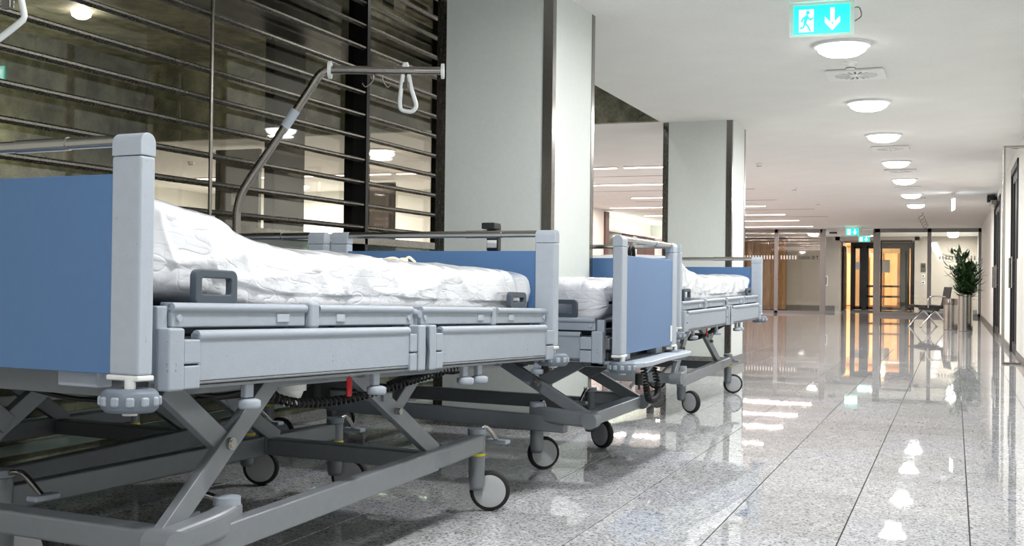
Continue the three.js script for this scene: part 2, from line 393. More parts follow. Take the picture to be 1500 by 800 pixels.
// lobby side wall with lit cove, glass and doors
{
  const w = struct('wall_lobby_side', 'lobby wall with a glowing cove above brown doors', 'wall');
  const X = -7.6;
  part('plaster', [BB(X - 0.2, X, 0, H, -19, -25.3), BB(X - 0.2, X, 0, H, -32.5, -S_END), BB(X - 0.2, X, 0, 1.0, -25.6, -27), BB(X - 0.2, X, 0, 2.05, -27.95, -28.25), BB(X - 0.75, X - 0.7, 0, H, -25.3, -32.5), BB(X - 0.75, X, 0, H, -32.45, -32.5)], M.wall, w);
  part('door_post', [BB(X - 0.1, X + 0.04, 0, 2.52, -25.3, -25.6)], M.brownDoor, w);
  part('cove_ledge', [BB(X - 0.35, X + 0.02, 2.08, 2.13, -25.6, -32.45)], M.white, w);
  part('cove_strip', [BB(X - 0.3, X - 0.26, 2.13, 2.16, -25.7, -32.4)], std(0xffffff, 0.5, { emissive: 0xf6fff0, emissiveIntensity: 6 }), w, 'glowing strip hidden in the cove');
  for (const [a, b] of [[27, 27.95], [28.25, 29.2], [29.2, 30.2]]) part('door_leaf', [BB(X - 0.08, X - 0.02, 0, 2.05, -a, -b + 0.02)], M.brownDoor, w);
  part('pane', [BB(X - 0.05, X - 0.044, 1.0, 2.08, -25.6, -27)], M.glassGreen, w);
  part('cove_wall', [BB(X - 0.2, X - 0.02, 0, 2.08, -30.2, -32.45)], M.wall, w);
  const l = new THREE.RectAreaLight(0xf6fff0, 8, 6.6, 0.05);
  l.position.set(X - 0.28, 2.175, -29.05); l.lookAt(X - 0.4, 2.7, -29.05); scene.add(l);
}

// ------------------------------------------------------------------ glazed end wall and rooms behind it
{
  const w = struct('window_2', 'grey framed glass partition across the corridor end', 'partition');
  const Z = -S_END, post = (a, b, y1 = H) => part('post', [BB(a, b, 0, y1, Z, Z - 0.1, 0.004)], M.greyFrame, w);
  part('header', [BB(-7.6, -3.7, H - 0.11, H, Z, Z - 0.1), BB(-2.2, XR, H - 0.11, H, Z, Z - 0.1)], M.greyFrame, w);
  post(-6.35, -6.25); post(-5.11, -5.0); post(-3.76, -3.6); post(-2.235, -2.045); post(-0.74, -0.63); post(0.63, XR);
  part('sill', [BB(-7.6, -3.76, 0, 0.08, Z, Z - 0.1), BB(-2.045, XR, 0, 0.1, Z, Z - 0.1)], M.greyFrame, w);
  for (const [a, b] of [[-7.6, -6.35], [-6.25, -5.11], [-5.0, -3.76], [-2.045, -0.74], [-0.63, 0.63]])
    part('pane', [BB(a, b, 0.08, H - 0.11, Z - 0.05, Z - 0.056)], M.glass, w);
  // row of pale dashes and the lettering on the glass
  const dashes = []; for (let x = -6.2; x < -4.45; x += 0.085) if (x + 0.04 < -5.13 || x > -4.98) dashes.push(BB(x, x + 0.04, 1.64, 1.755, Z - 0.044, Z - 0.048));
  for (let x = -0.42; x < 0.6; x += 0.085) dashes.push(BB(x, x + 0.04, 1.64, 1.755, Z - 0.044, Z - 0.048));
  part('glass_marking', dashes, M.white, w);
  const font = await new FontLoader().loadAsync('fonts/droid/droid_sans_bold.typeface.json');
  const tg = new TextGeometry('Station 20', { font, size: 0.1, depth: 0.003, curveSegments: 4 }); tg.computeBoundingBox();
  const k = 0.48 / (tg.boundingBox.max.x - tg.boundingBox.min.x);
  part('lettering', [clean(tg.scale(k, 1.05, 1).translate(-4.4, 1.645, Z - 0.049)), ext([[-0.009, 0], [0.009, 0], [0.009, 0.085], [0.03, 0.065], [0.03, 0.09], [0, 0.12], [-0.03, 0.09], [-0.03, 0.065], [-0.009, 0.085]], 0.003, 'xy').translate(-3.845, 1.64, Z - 0.049)], M.darkFrame, w, 'dark lettering on the glass');
  const hd = thing('sliding_door_header', 'pale metal header with dark sensor above the open doorway', 'door header', -2.92, 2.33, Z - 0.04);
  part('casing', [B(1.36, 0.16, 0.16, 0, 0.1, 0, 0.008)], M.whitePlastic, hd);
  part('sensor', [B(0.22, 0.045, 0.05, -0.46, 0.1, 0.1, 0.012)], M.black, hd);
  const lf = thing('sliding_door_leaf', 'dark edged glass door leaf parked behind the grey partition post', 'door', -1.6, 0, Z - 0.2);
  part('frame', [B(0.05, 2.2, 0.05, -0.42, 1.12, 0), B(0.04, 2.2, 0.05, 0.42, 1.12, 0), B(0.8, 0.06, 0.05, 0, 2.19, 0), B(0.8, 0.09, 0.05, 0, 0.06, 0)], M.darkFrame, lf);
  part('pane', [B(0.8, 2.06, 0.006, 0, 1.13, 0)], M.glass, lf);
  part('handle', [rod([-0.42, 0.8, 0.06], [-0.42, 1.3, 0.06], 0.014), rod([-0.42, 0.85, 0.06], [-0.42, 0.85, 0.02], 0.008), rod([-0.42, 1.25, 0.06], [-0.42, 1.25, 0.02], 0.008)], M.black, lf);

  const v = struct('wall_vestibule', 'off white walls of the vestibule beyond the glass partition', 'wall');
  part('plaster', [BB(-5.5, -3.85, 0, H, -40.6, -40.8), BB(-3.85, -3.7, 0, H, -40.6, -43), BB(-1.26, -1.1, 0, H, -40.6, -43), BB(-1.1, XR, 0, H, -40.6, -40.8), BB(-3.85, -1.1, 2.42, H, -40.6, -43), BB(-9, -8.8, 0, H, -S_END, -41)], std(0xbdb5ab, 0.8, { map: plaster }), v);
  part('skirting', [BB(-5.5, -3.85, 0, 0.16, -40.58, -40.6), BB(-1.1, XR, 0, 0.1, -40.58, -40.6)], M.graniteDark, v);
  const c = thing('wood_cabinet', 'honey coloured wooden wall cabinet behind the glass partition', 'cabinet', -7, 0, -40.2);
  part('body', [B(3.0, 2.36, 0.7, 0, 1.2, 0)], M.wood, c);
  for (const x of [-1.0, -0.02, 0.96]) { const d = part('door', [B(0.94, 2.2, 0.03, x, 1.22, 0.366, 0.004)], M.wood, c); part('knob', [C(0.02, 0.04, 'z', x + 0.38, 1.05, 0.4)], M.steelDark, d); }
  part('plinth', [B(3.0, 0.02, 0.7, 0, 0.01, 0)], M.black, c);
  // intercom and switches
  const ic = thing('intercom', 'grey wall intercom panel beside the double door', 'intercom', -0.98, 1.5, -40.59);
  part('plate', [B(0.16, 0.3, 0.03, 0, 0, 0, 0.006)], M.steelDark, ic); part('display', [B(0.1, 0.06, 0.006, 0, 0.04, 0.016)], M.black, ic);
  for (const y of [1.22, 1.0]) { const s = thing('wall_switch', y > 1.1 ? 'small pale wall switch directly below the grey intercom' : 'lower of two small wall switches under the grey intercom', 'switch', -0.98, y, -40.59, 0, 'switches below the intercom'); part('plate', [B(0.1, 0.1, 0.02, 0, 0, 0, 0.006)], M.whitePlastic, s); part('rocker', [B(0.05, 0.06, 0.012, 0, 0, 0.012, 0.003)], M.steelDark, s); }
  const ph = thing('wall_phone', 'slim white handset on the vestibule wall beside the opening', 'phone', -4.15, 1.02, -40.57);
  part('cradle', [B(0.12, 0.36, 0.04, 0, 0, 0, 0.012)], M.whitePlastic, ph); part('handset', [B(0.06, 0.28, 0.04, 0, 0, 0.035, 0.014)], M.steelDark, ph);
  // double door at the far end
  const d = struct('door_3', 'dark framed glazed double door lit warmly from behind', 'door');
  const D = -42.6, y1 = 2.3;
  part('door_frame', [BB(-3.5, -3.4, 0, y1, D, D - 0.08), BB(-1.35, -1.26, 0, y1, D, D - 0.08), BB(-3.5, -1.26, y1, y1 + 0.12, D, D - 0.08), BB(-3.12, -2.95, 0, y1, D, D - 0.08), BB(-1.74, -1.56, 0, y1, D, D - 0.08)], M.darkFrame, d);
  const leaf = (a, b, rails) => {
    const f = part('door_leaf', [BB(a, a + 0.07, 0.01, y1, D - 0.01, D - 0.06), BB(b - 0.07, b, 0.01, y1, D - 0.01, D - 0.06), BB(a, b, 0.01, 0.12, D - 0.01, D - 0.06), BB(a, b, y1 - 0.09, y1, D - 0.01, D - 0.06), ...rails.map((y) => BB(a, b, y, y + 0.07, D - 0.01, D - 0.06))], M.darkFrame, d);
    const ys = [0.12, ...rails.flatMap((y) => [y, y + 0.07]), y1 - 0.09];
    for (let i = 0; i < ys.length; i += 2) part('pane', [BB(a + 0.07, b - 0.07, ys[i], ys[i + 1], D - 0.03, D - 0.036)], M.glass, f);
    return f;
  };
  leaf(-2.95, -1.74, [0.45, 0.82]); leaf(-3.4, -3.12, []); leaf(-1.56, -1.35, []);
  part('notice', [BB(-2.5, -2.15, 1.35, 1.8, D - 0.006, D)], M.paper, d);
  part('notice', [BB(-3.33, -3.18, 1.45, 1.72, D - 0.006, D)], M.paper, d);
  const op = thing('door_leaf_open', 'dark door leaf standing open beside the warm lit double door', 'door', -3.63, 0, -41.8);
  part('leaf', [B(0.05, 2.25, 1.0, 0, 1.135, 0)], M.darkFrame, op); part('handle', [rod([0.05, 1.0, 0.4], [0.05, 1.0, 0.28], 0.012), rod([0.02, 1.0, 0.4], [0.05, 1.0, 0.4], 0.012)], M.chrome, op);
  // warm room behind
  const r = struct('wall_warm_room', 'warm lit room behind the far double door', 'room');
  part('walls', [BB(-5, -4.9, 0, H, -43, -52), BB(-0.6, -0.5, 0, H, -43, -52), BB(-5, -0.5, 0, H, -52, -52.1), BB(-5, -3.7, 0, H, -43, -43.1), BB(-1.26, -0.5, 0, H, -43, -43.1)], M.warmWall, r);
  part('room_floor', [BB(-5, -0.5, -0.006, 0.002, -43.0, -52)], M.orangeFloor, r);
  part('room_ceiling', [BB(-5, -0.5, H, H + 0.1, -43, -52)], M.warmWall, r);
  for (const x of [-4.3, -3.1, -2.5, -1.6]) { part('curtain_panel', [B(0.5, 2.2, 0.06, x, 1.15, -50.5)], M.warmWall, r); part('curtain_post', [B(0.05, 2.2, 0.1, x + 0.3, 1.15, -50.5)], M.wood, r); }
  part('dark_cabinet', [B(0.5, 1.7, 0.6, -1.0, 0.85, -48)], M.slate, r);
  const lm = thing('ceiling_lamp', 'warm ceiling lamp in the room behind the double door', 'lamp', -2.6, H, -46.5);
  part('shade', [L([[0, -0.07], [0.1, -0.06], [0.16, -0.02], [0.17, 0]], 'y', 0, 0, 0)], std(0xffffff, 0.5, { emissive: 0xffd79a, emissiveIntensity: 5 }), lm);
  const pl = new THREE.PointLight(0xffe4c0, 48, 0, 2); pl.position.set(0, -0.04, 0); pl.castShadow = true; pl.shadow.radius = 5; lm.add(pl);
}

// ------------------------------------------------------------------ ceiling fittings
function roundLamp(x, s, label, group, power = LAMP, y = H) {
  const l = thing('ceiling_lamp', label, 'lamp', x, y, -s, 0, group);
  part('base_ring', [L([[0.2, 0], [0.2, -0.018], [0.176, -0.022], [0.17, 0]], 'y', 0, 0, 0, 36)], M.whitePlastic, l);
  part('diffuser', [L([[0, -0.09], [0.06, -0.087], [0.12, -0.074], [0.16, -0.05], [0.172, -0.02], [0.172, -0.002], [0, -0.002]], 'y', 0, 0, 0, 36)], M.lampDome, l, 'glowing opal diffuser');
  const a = new THREE.RectAreaLight(LAMP_COLOR, power / 0.04, 0.2, 0.2); a.position.set(0, -0.094, 0); a.rotation.x = -Math.PI / 2; l.add(a);
}
function pointLamp(x, s, label, power) {
  const l = thing('ceiling_lamp', label, 'lamp', x, VOID, -s);
  part('diffuser', [L([[0, -0.09], [0.05, -0.085], [0.09, -0.06], [0.1, -0.02], [0.1, -0.002], [0, -0.002]], 'y', 0, 0, 0, 28)], M.lampDome, l, 'glowing opal diffuser');
  const p = new THREE.PointLight(LAMP_COLOR, power, 0, 2); p.position.set(0, -0.045, 0); p.castShadow = true; p.shadow.radius = 2; l.add(p);
}
const lampRow = [-2.8, 0, 2.75, 5.5, 8.25, 10.9, 13.3, 16.2, 18.9, 21.95, 24.7];
for (const [k, s] of lampRow.entries()) roundLamp(-0.75, s, k > 3 ? `${ORD[k - 4]} round corridor ceiling lamp counted from the hanging exit sign towards the glass partition` : `${ORD[3 - k]} round corridor ceiling lamp counted from the hanging exit sign away from the glass partition`, 'round lamps along the corridor ceiling');
pointLamp(-8.1, 8.9, 'small round lamp on the high ceiling behind the slats', 0.7);
pointLamp(-3.38, 8.9, 'unseen lamp added on the high ceiling between the two columns to light the fascia', 1.4);  // added lamp, hidden above the ceiling edge, brightens the fascia over the bay
roundLamp(-6.97, 13.1, 'round white lamp on the lobby ceiling close to the grey fascia', undefined, LAMP * 3);
roundLamp(-9.3, 12.9, 'round white lamp on the lobby ceiling close to the dark glossy screen', undefined, LAMP * 5);
roundLamp(-11, 17.6, 'round white lamp on the lobby ceiling near its white back wall', undefined, LAMP * 5);
roundLamp(-2.6, 38.4, 'round white lamp behind the open doorway of the glass partition', undefined, LAMP * 0.6);
roundLamp(-4.3, 38, 'round white lamp behind the glass partition near the wooden cabinet', undefined, LAMP * 0.5);
for (const [k, [x, s]] of [[-0.05, 36.6], [-0.05, 38.2], [-0.05, 39.6]].entries()) roundLamp(x, s, `${ORD[k]} round lamp behind the glass partition above the plant, counted from the glass`, 'lamps behind the partition above the plant', LAMP);
// linear lights of the lobby
for (const [k, [s, x0, x1]] of [[15.95, -12, -8.3], [15.95, -8.2, -4.6], [15.95, -4.5, -3.75], [18.7, -7.4, -3.75], [21.65, -5.95, -3.75], [24.4, -7.2, -3.75], [27.4, -7.2, -3.75], [30, -7.2, -3.75], [33.1, -7.2, -3.75]].entries()) {
  const l = thing('linear_light', k > 2 ? `${ORD[8 - k]} long glowing strip light on the lobby ceiling counted from the glass partition` : ['long strip light nearest the lobby back wall in the row beside the farther column', 'middle strip light in the row just beyond the farther column', 'short strip light at the corridor end of the row beyond the farther column'][k], 'strip light', (x0 + x1) / 2, H, -s, 0, 'strip lights across the lobby ceiling'), w = x1 - x0;
  part('housing', [B(w, 0.018, 0.11, 0, -0.009, 0)], M.whitePlastic, l);
  part('diffuser', [B(w - 0.02, 0.012, 0.06, 0, -0.022, 0, 0.004)], M.strip, l);
  const a = new THREE.RectAreaLight(STRIP_COLOR, STRIP, w - 0.02, 0.045); a.position.set(0, -0.031, 0); a.rotation.x = -Math.PI / 2; l.add(a);
}
for (const [k, [s, x0, x1]] of [[17.4, -8, -3.3], [20.2, -6.4, -3.3], [22.9, -6.2, -3.3], [25.8, -7, -2.9], [28.7, -7, -2.9]].entries()) {
  const l = thing('slot_diffuser', `${ORD[4 - k]} thin dark air slot in the lobby ceiling counted from the glass partition`, 'air vent', (x0 + x1) / 2, H, -s, 0, 'air slots in the lobby ceiling');
  part('slot', [B(x1 - x0, 0.004, 0.03, 0, -0.002, 0)], M.steelDark, l);
}
// swirl air vents
for (const [k, s] of [9.42, 14.6, 17.5, 20.55, 23.15].entries()) {
  const v = thing('ceiling_vent', `${ORD[k]} square ceiling vent with radial slots counted from the hanging exit sign`, 'air vent', -0.745, H, -s, 0, 'square vents in the corridor ceiling');
  const slots = [];
  for (let i = 0; i < 20; i++) { const a = i / 20 * 2 * Math.PI, q = (r, o) => [r * Math.cos(a) - o * Math.sin(a), r * Math.sin(a) + o * Math.cos(a)]; slots.push([q(0.055, -0.006), q(0.165, -0.011), q(0.165, 0.011), q(0.055, 0.006)].reverse()); }
  part('face_plate', [ext(roundRect(-0.22, 0.22, -0.22, 0.22, 0.006, 2), 0.014, 'xz', -0.018, 0, slots)], M.whitePlastic, v);
  part('backing', [B(0.42, 0.003, 0.42, 0, -0.0025, 0)], M.black, v);
}
function detector(x, s, label) {
  const d = thing('smoke_detector', label, 'smoke detector', x, H, -s);
  part('socket', [L([[0.052, 0], [0.052, -0.012], [0.05, -0.014], [0, -0.014]], 'y', 0, 0, 0)], M.white, d);
  part('head', [L([[0, -0.055], [0.032, -0.054], [0.036, -0.044], [0.044, -0.018], [0.044, -0.013]], 'y', 0, 0, 0)], M.white, d);
  part('vent_ring', [L([[0.034, -0.0505], [0.0375, -0.045], [0.0395, -0.046], [0.036, -0.052]], 'y', 0, 0, 0)], M.steelDark, d);
}
detector(-0.748, 8.92, 'white smoke detector between the first square vent and round lamp');
detector(-2.55, 15.95, 'white smoke detector on ceiling just beyond the farther column');
detector(-2.6, 20.1, 'small smoke detector on the open ceiling mid way along the lobby');
detector(-2.6, 23.7, 'small smoke detector on the open ceiling towards the glass partition');
detector(-10.4, 13.7, 'white smoke detector on the lobby ceiling seen through the slats');
{
  for (let i = 0; i < 5; i++) {
    const h = thing('ceiling_hook', `${ORD[4 - i]} small dark wire ceiling hook counted from the glass partition`, 'hook', -0.69, H, -(27.6 + i * 1.3), 0, 'row of wire hooks on the ceiling');
    part('plate', [C(0.02, 0.006, 'y', 0, -0.003, 0)], M.steelDark, h);
    part('wire', [tube([[0, -0.004, 0], [0.0, -0.05, 0], [-0.07, -0.1, 0], [-0.09, -0.14, 0], [-0.06, -0.15, 0]], 0.008, 14, 6)], M.steelDark, h);
  }
}
// exit signs
function exitDraw(flip) {
  return (x, w, h) => {
    x.fillStyle = '#12b89c'; x.fillRect(0, 0, w, h); x.fillStyle = '#ffffff'; x.strokeStyle = '#ffffff'; x.lineCap = 'round'; x.lineJoin = 'round';
    x.lineWidth = h * 0.04;
    // door opening and running figure
    x.fillRect(w * 0.1, h * 0.14, w * 0.26, h * 0.78);
    x.strokeStyle = '#12b89c'; x.fillStyle = '#12b89c';
    x.beginPath(); x.arc(w * 0.255, h * 0.25, h * 0.075, 0, 7); x.fill();
    x.lineWidth = h * 0.13; x.beginPath(); x.moveTo(w * 0.235, h * 0.38); x.lineTo(w * 0.205, h * 0.6); x.stroke();
    x.lineWidth = h * 0.075;
    x.beginPath(); x.moveTo(w * 0.205, h * 0.6); x.lineTo(w * 0.26, h * 0.73); x.lineTo(w * 0.3, h * 0.88); x.stroke();
    x.beginPath(); x.moveTo(w * 0.205, h * 0.6); x.lineTo(w * 0.18, h * 0.76); x.lineTo(w * 0.125, h * 0.78); x.stroke();
    x.beginPath(); x.moveTo(w * 0.24, h * 0.38); x.lineTo(w * 0.3, h * 0.5); x.lineTo(w * 0.34, h * 0.45); x.stroke();
    x.beginPath(); x.moveTo(w * 0.23, h * 0.38); x.lineTo(w * 0.165, h * 0.45); x.lineTo(w * 0.15, h * 0.56); x.stroke();
    x.fillStyle = '#ffffff';
    x.fillRect(w * 0.655, h * 0.12, w * 0.075, h * 0.5);
    x.beginPath(); x.moveTo(w * 0.56, h * 0.42); x.lineTo(w * 0.692, h * 0.7); x.lineTo(w * 0.825, h * 0.42); x.lineTo(w * 0.825, h * 0.62); x.lineTo(w * 0.692, h * 0.9); x.lineTo(w * 0.56, h * 0.62); x.closePath(); x.fill();
  };
}
const exitTex = canvasMat(512, 256, exitDraw()).t;
const exitMat = std(0x888888, 0.4, { map: exitTex, emissive: 0xffffff, emissiveMap: exitTex, emissiveIntensity: 2 });
function exitSign(x, y, s, w, h, turn, label, power) {
  const e = thing('exit_sign', label, 'exit sign', x, y, -s, turn);
  part('acrylic_panel', [B(w, h, 0.008, 0, 0, 0, 0.002)], phy(0xf4fffc, 0.1, { transmission: 0.7, thickness: 0 }), e);
  part('pictogram', [new THREE.PlaneGeometry(w * 0.86, h * 0.84).translate(0, 0, 0.0055)], exitMat, e, 'green and white running figure with arrow');
  part('pictogram', [new THREE.PlaneGeometry(w * 0.86, h * 0.84).rotateY(Math.PI).translate(0, 0, -0.0055)], exitMat, e);
  part('lamp_housing', [B(w * 1.02, 0.035, 0.05, 0, h / 2 + 0.017, 0, 0.008)], M.whitePlastic, e);
  const top = H - y;
  part('hanger', [rod([-w * 0.4, h / 2 + 0.03, 0], [-w * 0.4, top, 0], 0.006), rod([w * 0.4, h / 2 + 0.03, 0], [w * 0.4, top, 0], 0.006)], M.chrome, e);
  part('cable', [tube([[w * 0.45, h * 0.28, -0.01], [w * 0.56, h * 0.3, -0.01], [w * 0.6, h * 0.1, -0.01], [w * 0.58, 0, -0.01], [w * 0.49, -0.02, -0.01]], 0.004, 16, 6)], M.steelDark, e);
  const r = new THREE.RectAreaLight(0xaef7ea, power, w * 0.86, h * 0.84); r.position.set(0, 0, 0.012); r.rotation.y = Math.PI; e.add(r);
}
exitSign(-0.735, 2.405, 6.8, 0.37, 0.2, 0.06, 'green exit sign hanging above the beds near the first round lamp', 3);
exitSign(-2.72, 2.4, 33.6, 0.4, 0.22, 0, 'green exit sign hanging in front of the sliding door header', 4);
exitSign(-2.6, 2.3, 36.4, 0.36, 0.18, 0, 'smaller green exit sign hanging behind the open doorway', 4);
{
  const e = thing('exit_sign', 'exit sign seen edge on as a thin bright line under the ceiling', 'exit sign', -0.03, 2.33, -21.8, Math.PI / 2 + 0.13);
  part('acrylic_panel', [B(0.4, 0.2, 0.008, 0, 0, 0, 0.002)], std(0xffffff, 0.4, { emissive: 0xe8f4ff, emissiveIntensity: 4 }), e);
  part('lamp_housing', [B(0.41, 0.03, 0.04, 0, 0.115, 0, 0.006)], M.whitePlastic, e);
  part('hanger', [rod([0.15, 0.12, 0], [0.15, 0.22, 0], 0.005), rod([-0.15, 0.12, 0], [-0.15, 0.22, 0], 0.005)], M.chrome, e);
}
{
  const c = thing('security_camera', 'black box camera bracketed above the dark glazed doors', 'camera', XR - 0.02, 2.47, -22.4);
  part('bracket', [B(0.04, 0.1, 0.1, 0, 0, 0, 0.004)], M.black, c);
  part('housing', [B(0.14, 0.12, 0.3, -0.08, 0.0, 0, 0.012)], M.black, c);
  part('lens', [C(0.035, 0.05, 'z', -0.08, -0.0, 0.17, 16)], M.black, c);
  const o = thing('door_operator', 'grey door closer casing under the black box camera', 'door closer', XR - 0.02, 2.36, -22.1);
  part('casing', [B(0.1, 0.08, 0.8, -0.05, 0, 0, 0.008)], M.steelDark, o);
}

// ------------------------------------------------------------------ beds
// local frame: x across, head end at z = 0, foot end at z = -2.15 (v = -z)
function makeBed({ name = 'hospital_bed', label, x, s, turn, l0, l1, tray, swivel = [110, 60, 100, 130] }) {
  const bed = thing(name, label, 'hospital bed', x, 0, -s, turn, 'hospital beds parked in the corridor');
  const lift = (v) => l0 + l1 * v;
  const up = (g) => { const a = merge([g]).clone(), p = a.attributes.position; for (let i = 0; i < p.count; i++) p.setY(i, p.getY(i) + lift(-p.getZ(i))); a.computeVertexNormals === 0; return a; };
  const P = (n, g, m, par = bed, lab) => part(n, up(g), m, par, lab);
  const Q = (n, g, m, par = bed, lab) => part(n, merge([g].flat(9)), m, par, lab);

  // end boards
  const board = (kind, zc, out, top, bot, pTop) => {
    const posts = [];
    for (const sx of [-1, 1]) {
      const xi = sx * 0.432, xo = sx * 0.515, post = P(`${kind}_post`, [BB(xi, xo, bot, top - 0.05, zc - 0.022, zc + 0.022, 0.006)], M.bedPost);
      const arch = [[zc - 0.022, top - 0.049], [zc + 0.022, top - 0.049], [zc + 0.022, top - 0.022]];
      for (let i = 1; i < 12; i++) { const a = Math.PI * i / 12; arch.push([zc + 0.022 * Math.cos(a), top - 0.022 + 0.022 * Math.sin(a)]); }
      arch.push([zc - 0.022, top - 0.022]);
      P('post_cap', [ext(arch, 0.083, 'zy', Math.min(xi, xo), 0.002)], M.bedPost, post);
      P('post_foot', [BB(sx * 0.425, sx * 0.518, bot - 0.012, bot, zc - 0.024, zc + 0.024, 0.004)], M.whitePlastic, post);
      // bumper wheel
      const bx = sx * 0.492, by = bot - 0.052;
      const bw = P(`bumper_wheel`, [L([[0, -0.024], [0.05, -0.024], [0.058, -0.016], [0.061, 0], [0.058, 0.016], [0.05, 0.024], [0, 0.024]], 'y', bx, by, zc + out * 0.02, 32)], M.bumper);
      for (let i = 0; i < 12; i++) {
        const a = (i + 0.5) / 12 * 2 * Math.PI, g = B(0.018, 0.02, 0.012, 0, 0, 0, 0.005); g.rotateY(-a + Math.PI / 2);
        P('roller', [g.translate(bx + 0.0585 * Math.cos(a), by, zc + out * 0.02 + 0.0585 * Math.sin(a))], M.roller, bw);
      }
      P('axle', [C(0.012, 0.03, 'y', bx, by + 0.03, zc + out * 0.02, 12)], M.whitePlastic, bw);
      P('axle_cap', [C(0.016, 0.012, 'y', bx, by - 0.026, zc + out * 0.02, 12)], M.whitePlastic, bw);
    }
    P(`${kind}_bar`, [C(0.0135, 0.87, 'x', 0, top - 0.014, zc, 16)], M.steel);
    P('bar_sleeve', [C(0.0155, 0.16, 'x', 0.2, top - 0.014, zc, 16)], M.steel);
    const pn = P(`${kind}_panel`, [BB(-0.434, 0.434, bot, pTop, zc + out * 0.001, zc + out * 0.016, 0.002)], M.bluePanel, bed, 'blue outer panel');
    P('panel_lining', [BB(-0.434, 0.434, bot, pTop, zc - out * 0.014, zc + out * 0.0005, 0.002)], M.bluePanel, pn);
    P(`${kind}_bracket`, [BB(-0.36, -0.24, bot - 0.035, bot + 0.02, zc - out * 0.06, zc - out * 0.014, 0.004)], M.bedGrey);
    P(`${kind}_bracket`, [BB(0.24, 0.36, bot - 0.035, bot + 0.02, zc - out * 0.06, zc - out * 0.014, 0.004)], M.bedGrey);
  };
  board('headboard', 0.0, 1, 1.158, 0.642, 1.071);
  board('footboard', -2.13, -1, 1.097, 0.655, 1.017);

  // deck with its dark sections and central underframe
  P('deck_frame', [BB(-0.455, -0.415, 0.66, 0.72, -0.06, -2.09, 0.006), BB(0.415, 0.455, 0.66, 0.72, -0.06, -2.09, 0.006), BB(-0.45, 0.45, 0.66, 0.71, -0.05, -0.1, 0.006), BB(-0.45, 0.45, 0.66, 0.71, -2.05, -2.1, 0.006)], M.bedFrame);
  for (const [a, b] of [[0.1, 0.78], [0.8, 1.08], [1.1, 1.5], [1.52, 2.08]]) P('deck_section', [BB(-0.43, 0.43, 0.721, 0.748, -a, -b, 0.006)], M.slate);
  P('lift_frame', [BB(-0.37, -0.31, 0.575, 0.645, -0.08, -1.95, 0.006), BB(0.31, 0.37, 0.575, 0.645, -0.08, -1.95, 0.006), BB(-0.37, 0.37, 0.58, 0.64, -0.1, -0.16), BB(-0.37, 0.37, 0.58, 0.64, -1.9, -1.96), BB(-0.37, 0.37, 0.58, 0.64, -1.0, -1.05), ...[-0.34, 0.34].flatMap((q) => [BB(q - 0.02, q + 0.02, 0.64, 0.7, -0.12, -0.18), BB(q - 0.02, q + 0.02, 0.64, 0.7, -1.86, -1.92)])], M.bedFrame);

  // side rails
  for (const sx of [-1, 1]) {
    const X = (a, b) => (sx > 0 ? [a, b] : [-b, -a]);
    const bx = (a, b, y0, y1, v0, v1, r = 0) => BB(...X(a, b), y0, y1, -v0, -v1, r);
    const rail = (v0, v1) => {
      const r = P('side_rail', [bx(0.488, 0.512, 0.622, 0.722, v0, v1, 0.003)], M.bedGrey);
      P('rail_bullnose', [C(0.013, v1 - v0, 'z', sx * 0.505, 0.724, -(v0 + v1) / 2, 14), bx(0.49, 0.512, 0.715, 0.728, v0, v1)], M.bedGrey, r);
      P('rail_trim', [bx(0.486, 0.508, 0.605, 0.613, v0 - 0.02, v1 + 0.02, 0.002), bx(0.486, 0.512, 0.615, 0.621, v0 - 0.02, v1 + 0.02, 0.002)], M.bedFrame, r);
    };
    rail(0.165, 1.07); rail(1.262, 2.045);
    for (const [v0, v1, q] of [[0.062, 0.112, 1], [0.112, 0.166, 0], [1.07, 1.108, 0], [1.112, 1.152, 1], [1.176, 1.216, 1], [1.22, 1.263, 0], [2.045, 2.105, 0]]) {
      const c = P('rail_end_cap', [q ? bx(0.478, 0.522, 0.604, 0.742, v0, v1, 0.006) : bx(0.482, 0.518, 0.662, 0.716, v0, v1, 0.004)], M.bedGrey);
      if (!q) P('clip', [bx(0.482, 0.518, 0.606, 0.658, v0, v1, 0.004)], M.bedGrey, c);
    }
    P('joint_strip', [tube([[sx * 0.517, 0.735, -1.164], [sx * 0.519, 0.7, -1.16], [sx * 0.519, 0.66, -1.168], [sx * 0.517, 0.605, -1.162]], 0.005, 16, 6)], M.slate);
    // upper edge segments
    for (const [v0, v1] of [[0.105, 0.592], [0.648, 1.12], [1.176, 1.642], [1.684, 2.09]]) {
      const e = P('edge_rail', [bx(0.455, 0.488, 0.742, 0.786, v0, v1, 0.004)], M.bedGrey);
      P('edge_bullnose', [C(0.011, v1 - v0, 'z', sx * 0.486, 0.787, -(v0 + v1) / 2, 12), bx(0.452, 0.486, 0.784, 0.798, v0, v1, 0.003)], M.bedGrey, e);
      P('edge_button', [bx(0.487, 0.492, 0.752, 0.774, (v0 < 1 ? (v0 < 0.5 ? v1 - 0.12 : v0 + 0.08) : (v0 < 1.5 ? v1 - 0.1 : v0 + 0.09)), (v0 < 1 ? (v0 < 0.5 ? v1 - 0.07 : v0 + 0.12) : (v0 < 1.5 ? v1 - 0.06 : v0 + 0.13)), 0.003)], M.bedPost, e);
      P('screw', [C(0.008, 0.006, 'x', sx * 0.49, 0.764, v0 < 0.5 || (v0 > 1 && v0 < 1.5) ? -v0 - 0.02 : -v1 + 0.02, 12)], M.bedPost, e);
    }
    P('rail_slider', [bx(0.455, 0.5, 0.735, 0.806, 0.6, 0.642, 0.01)], M.bedGrey);
    P('rail_slider', [bx(0.455, 0.492, 0.735, 0.8, 1.646, 1.68, 0.008)], M.bedGrey);
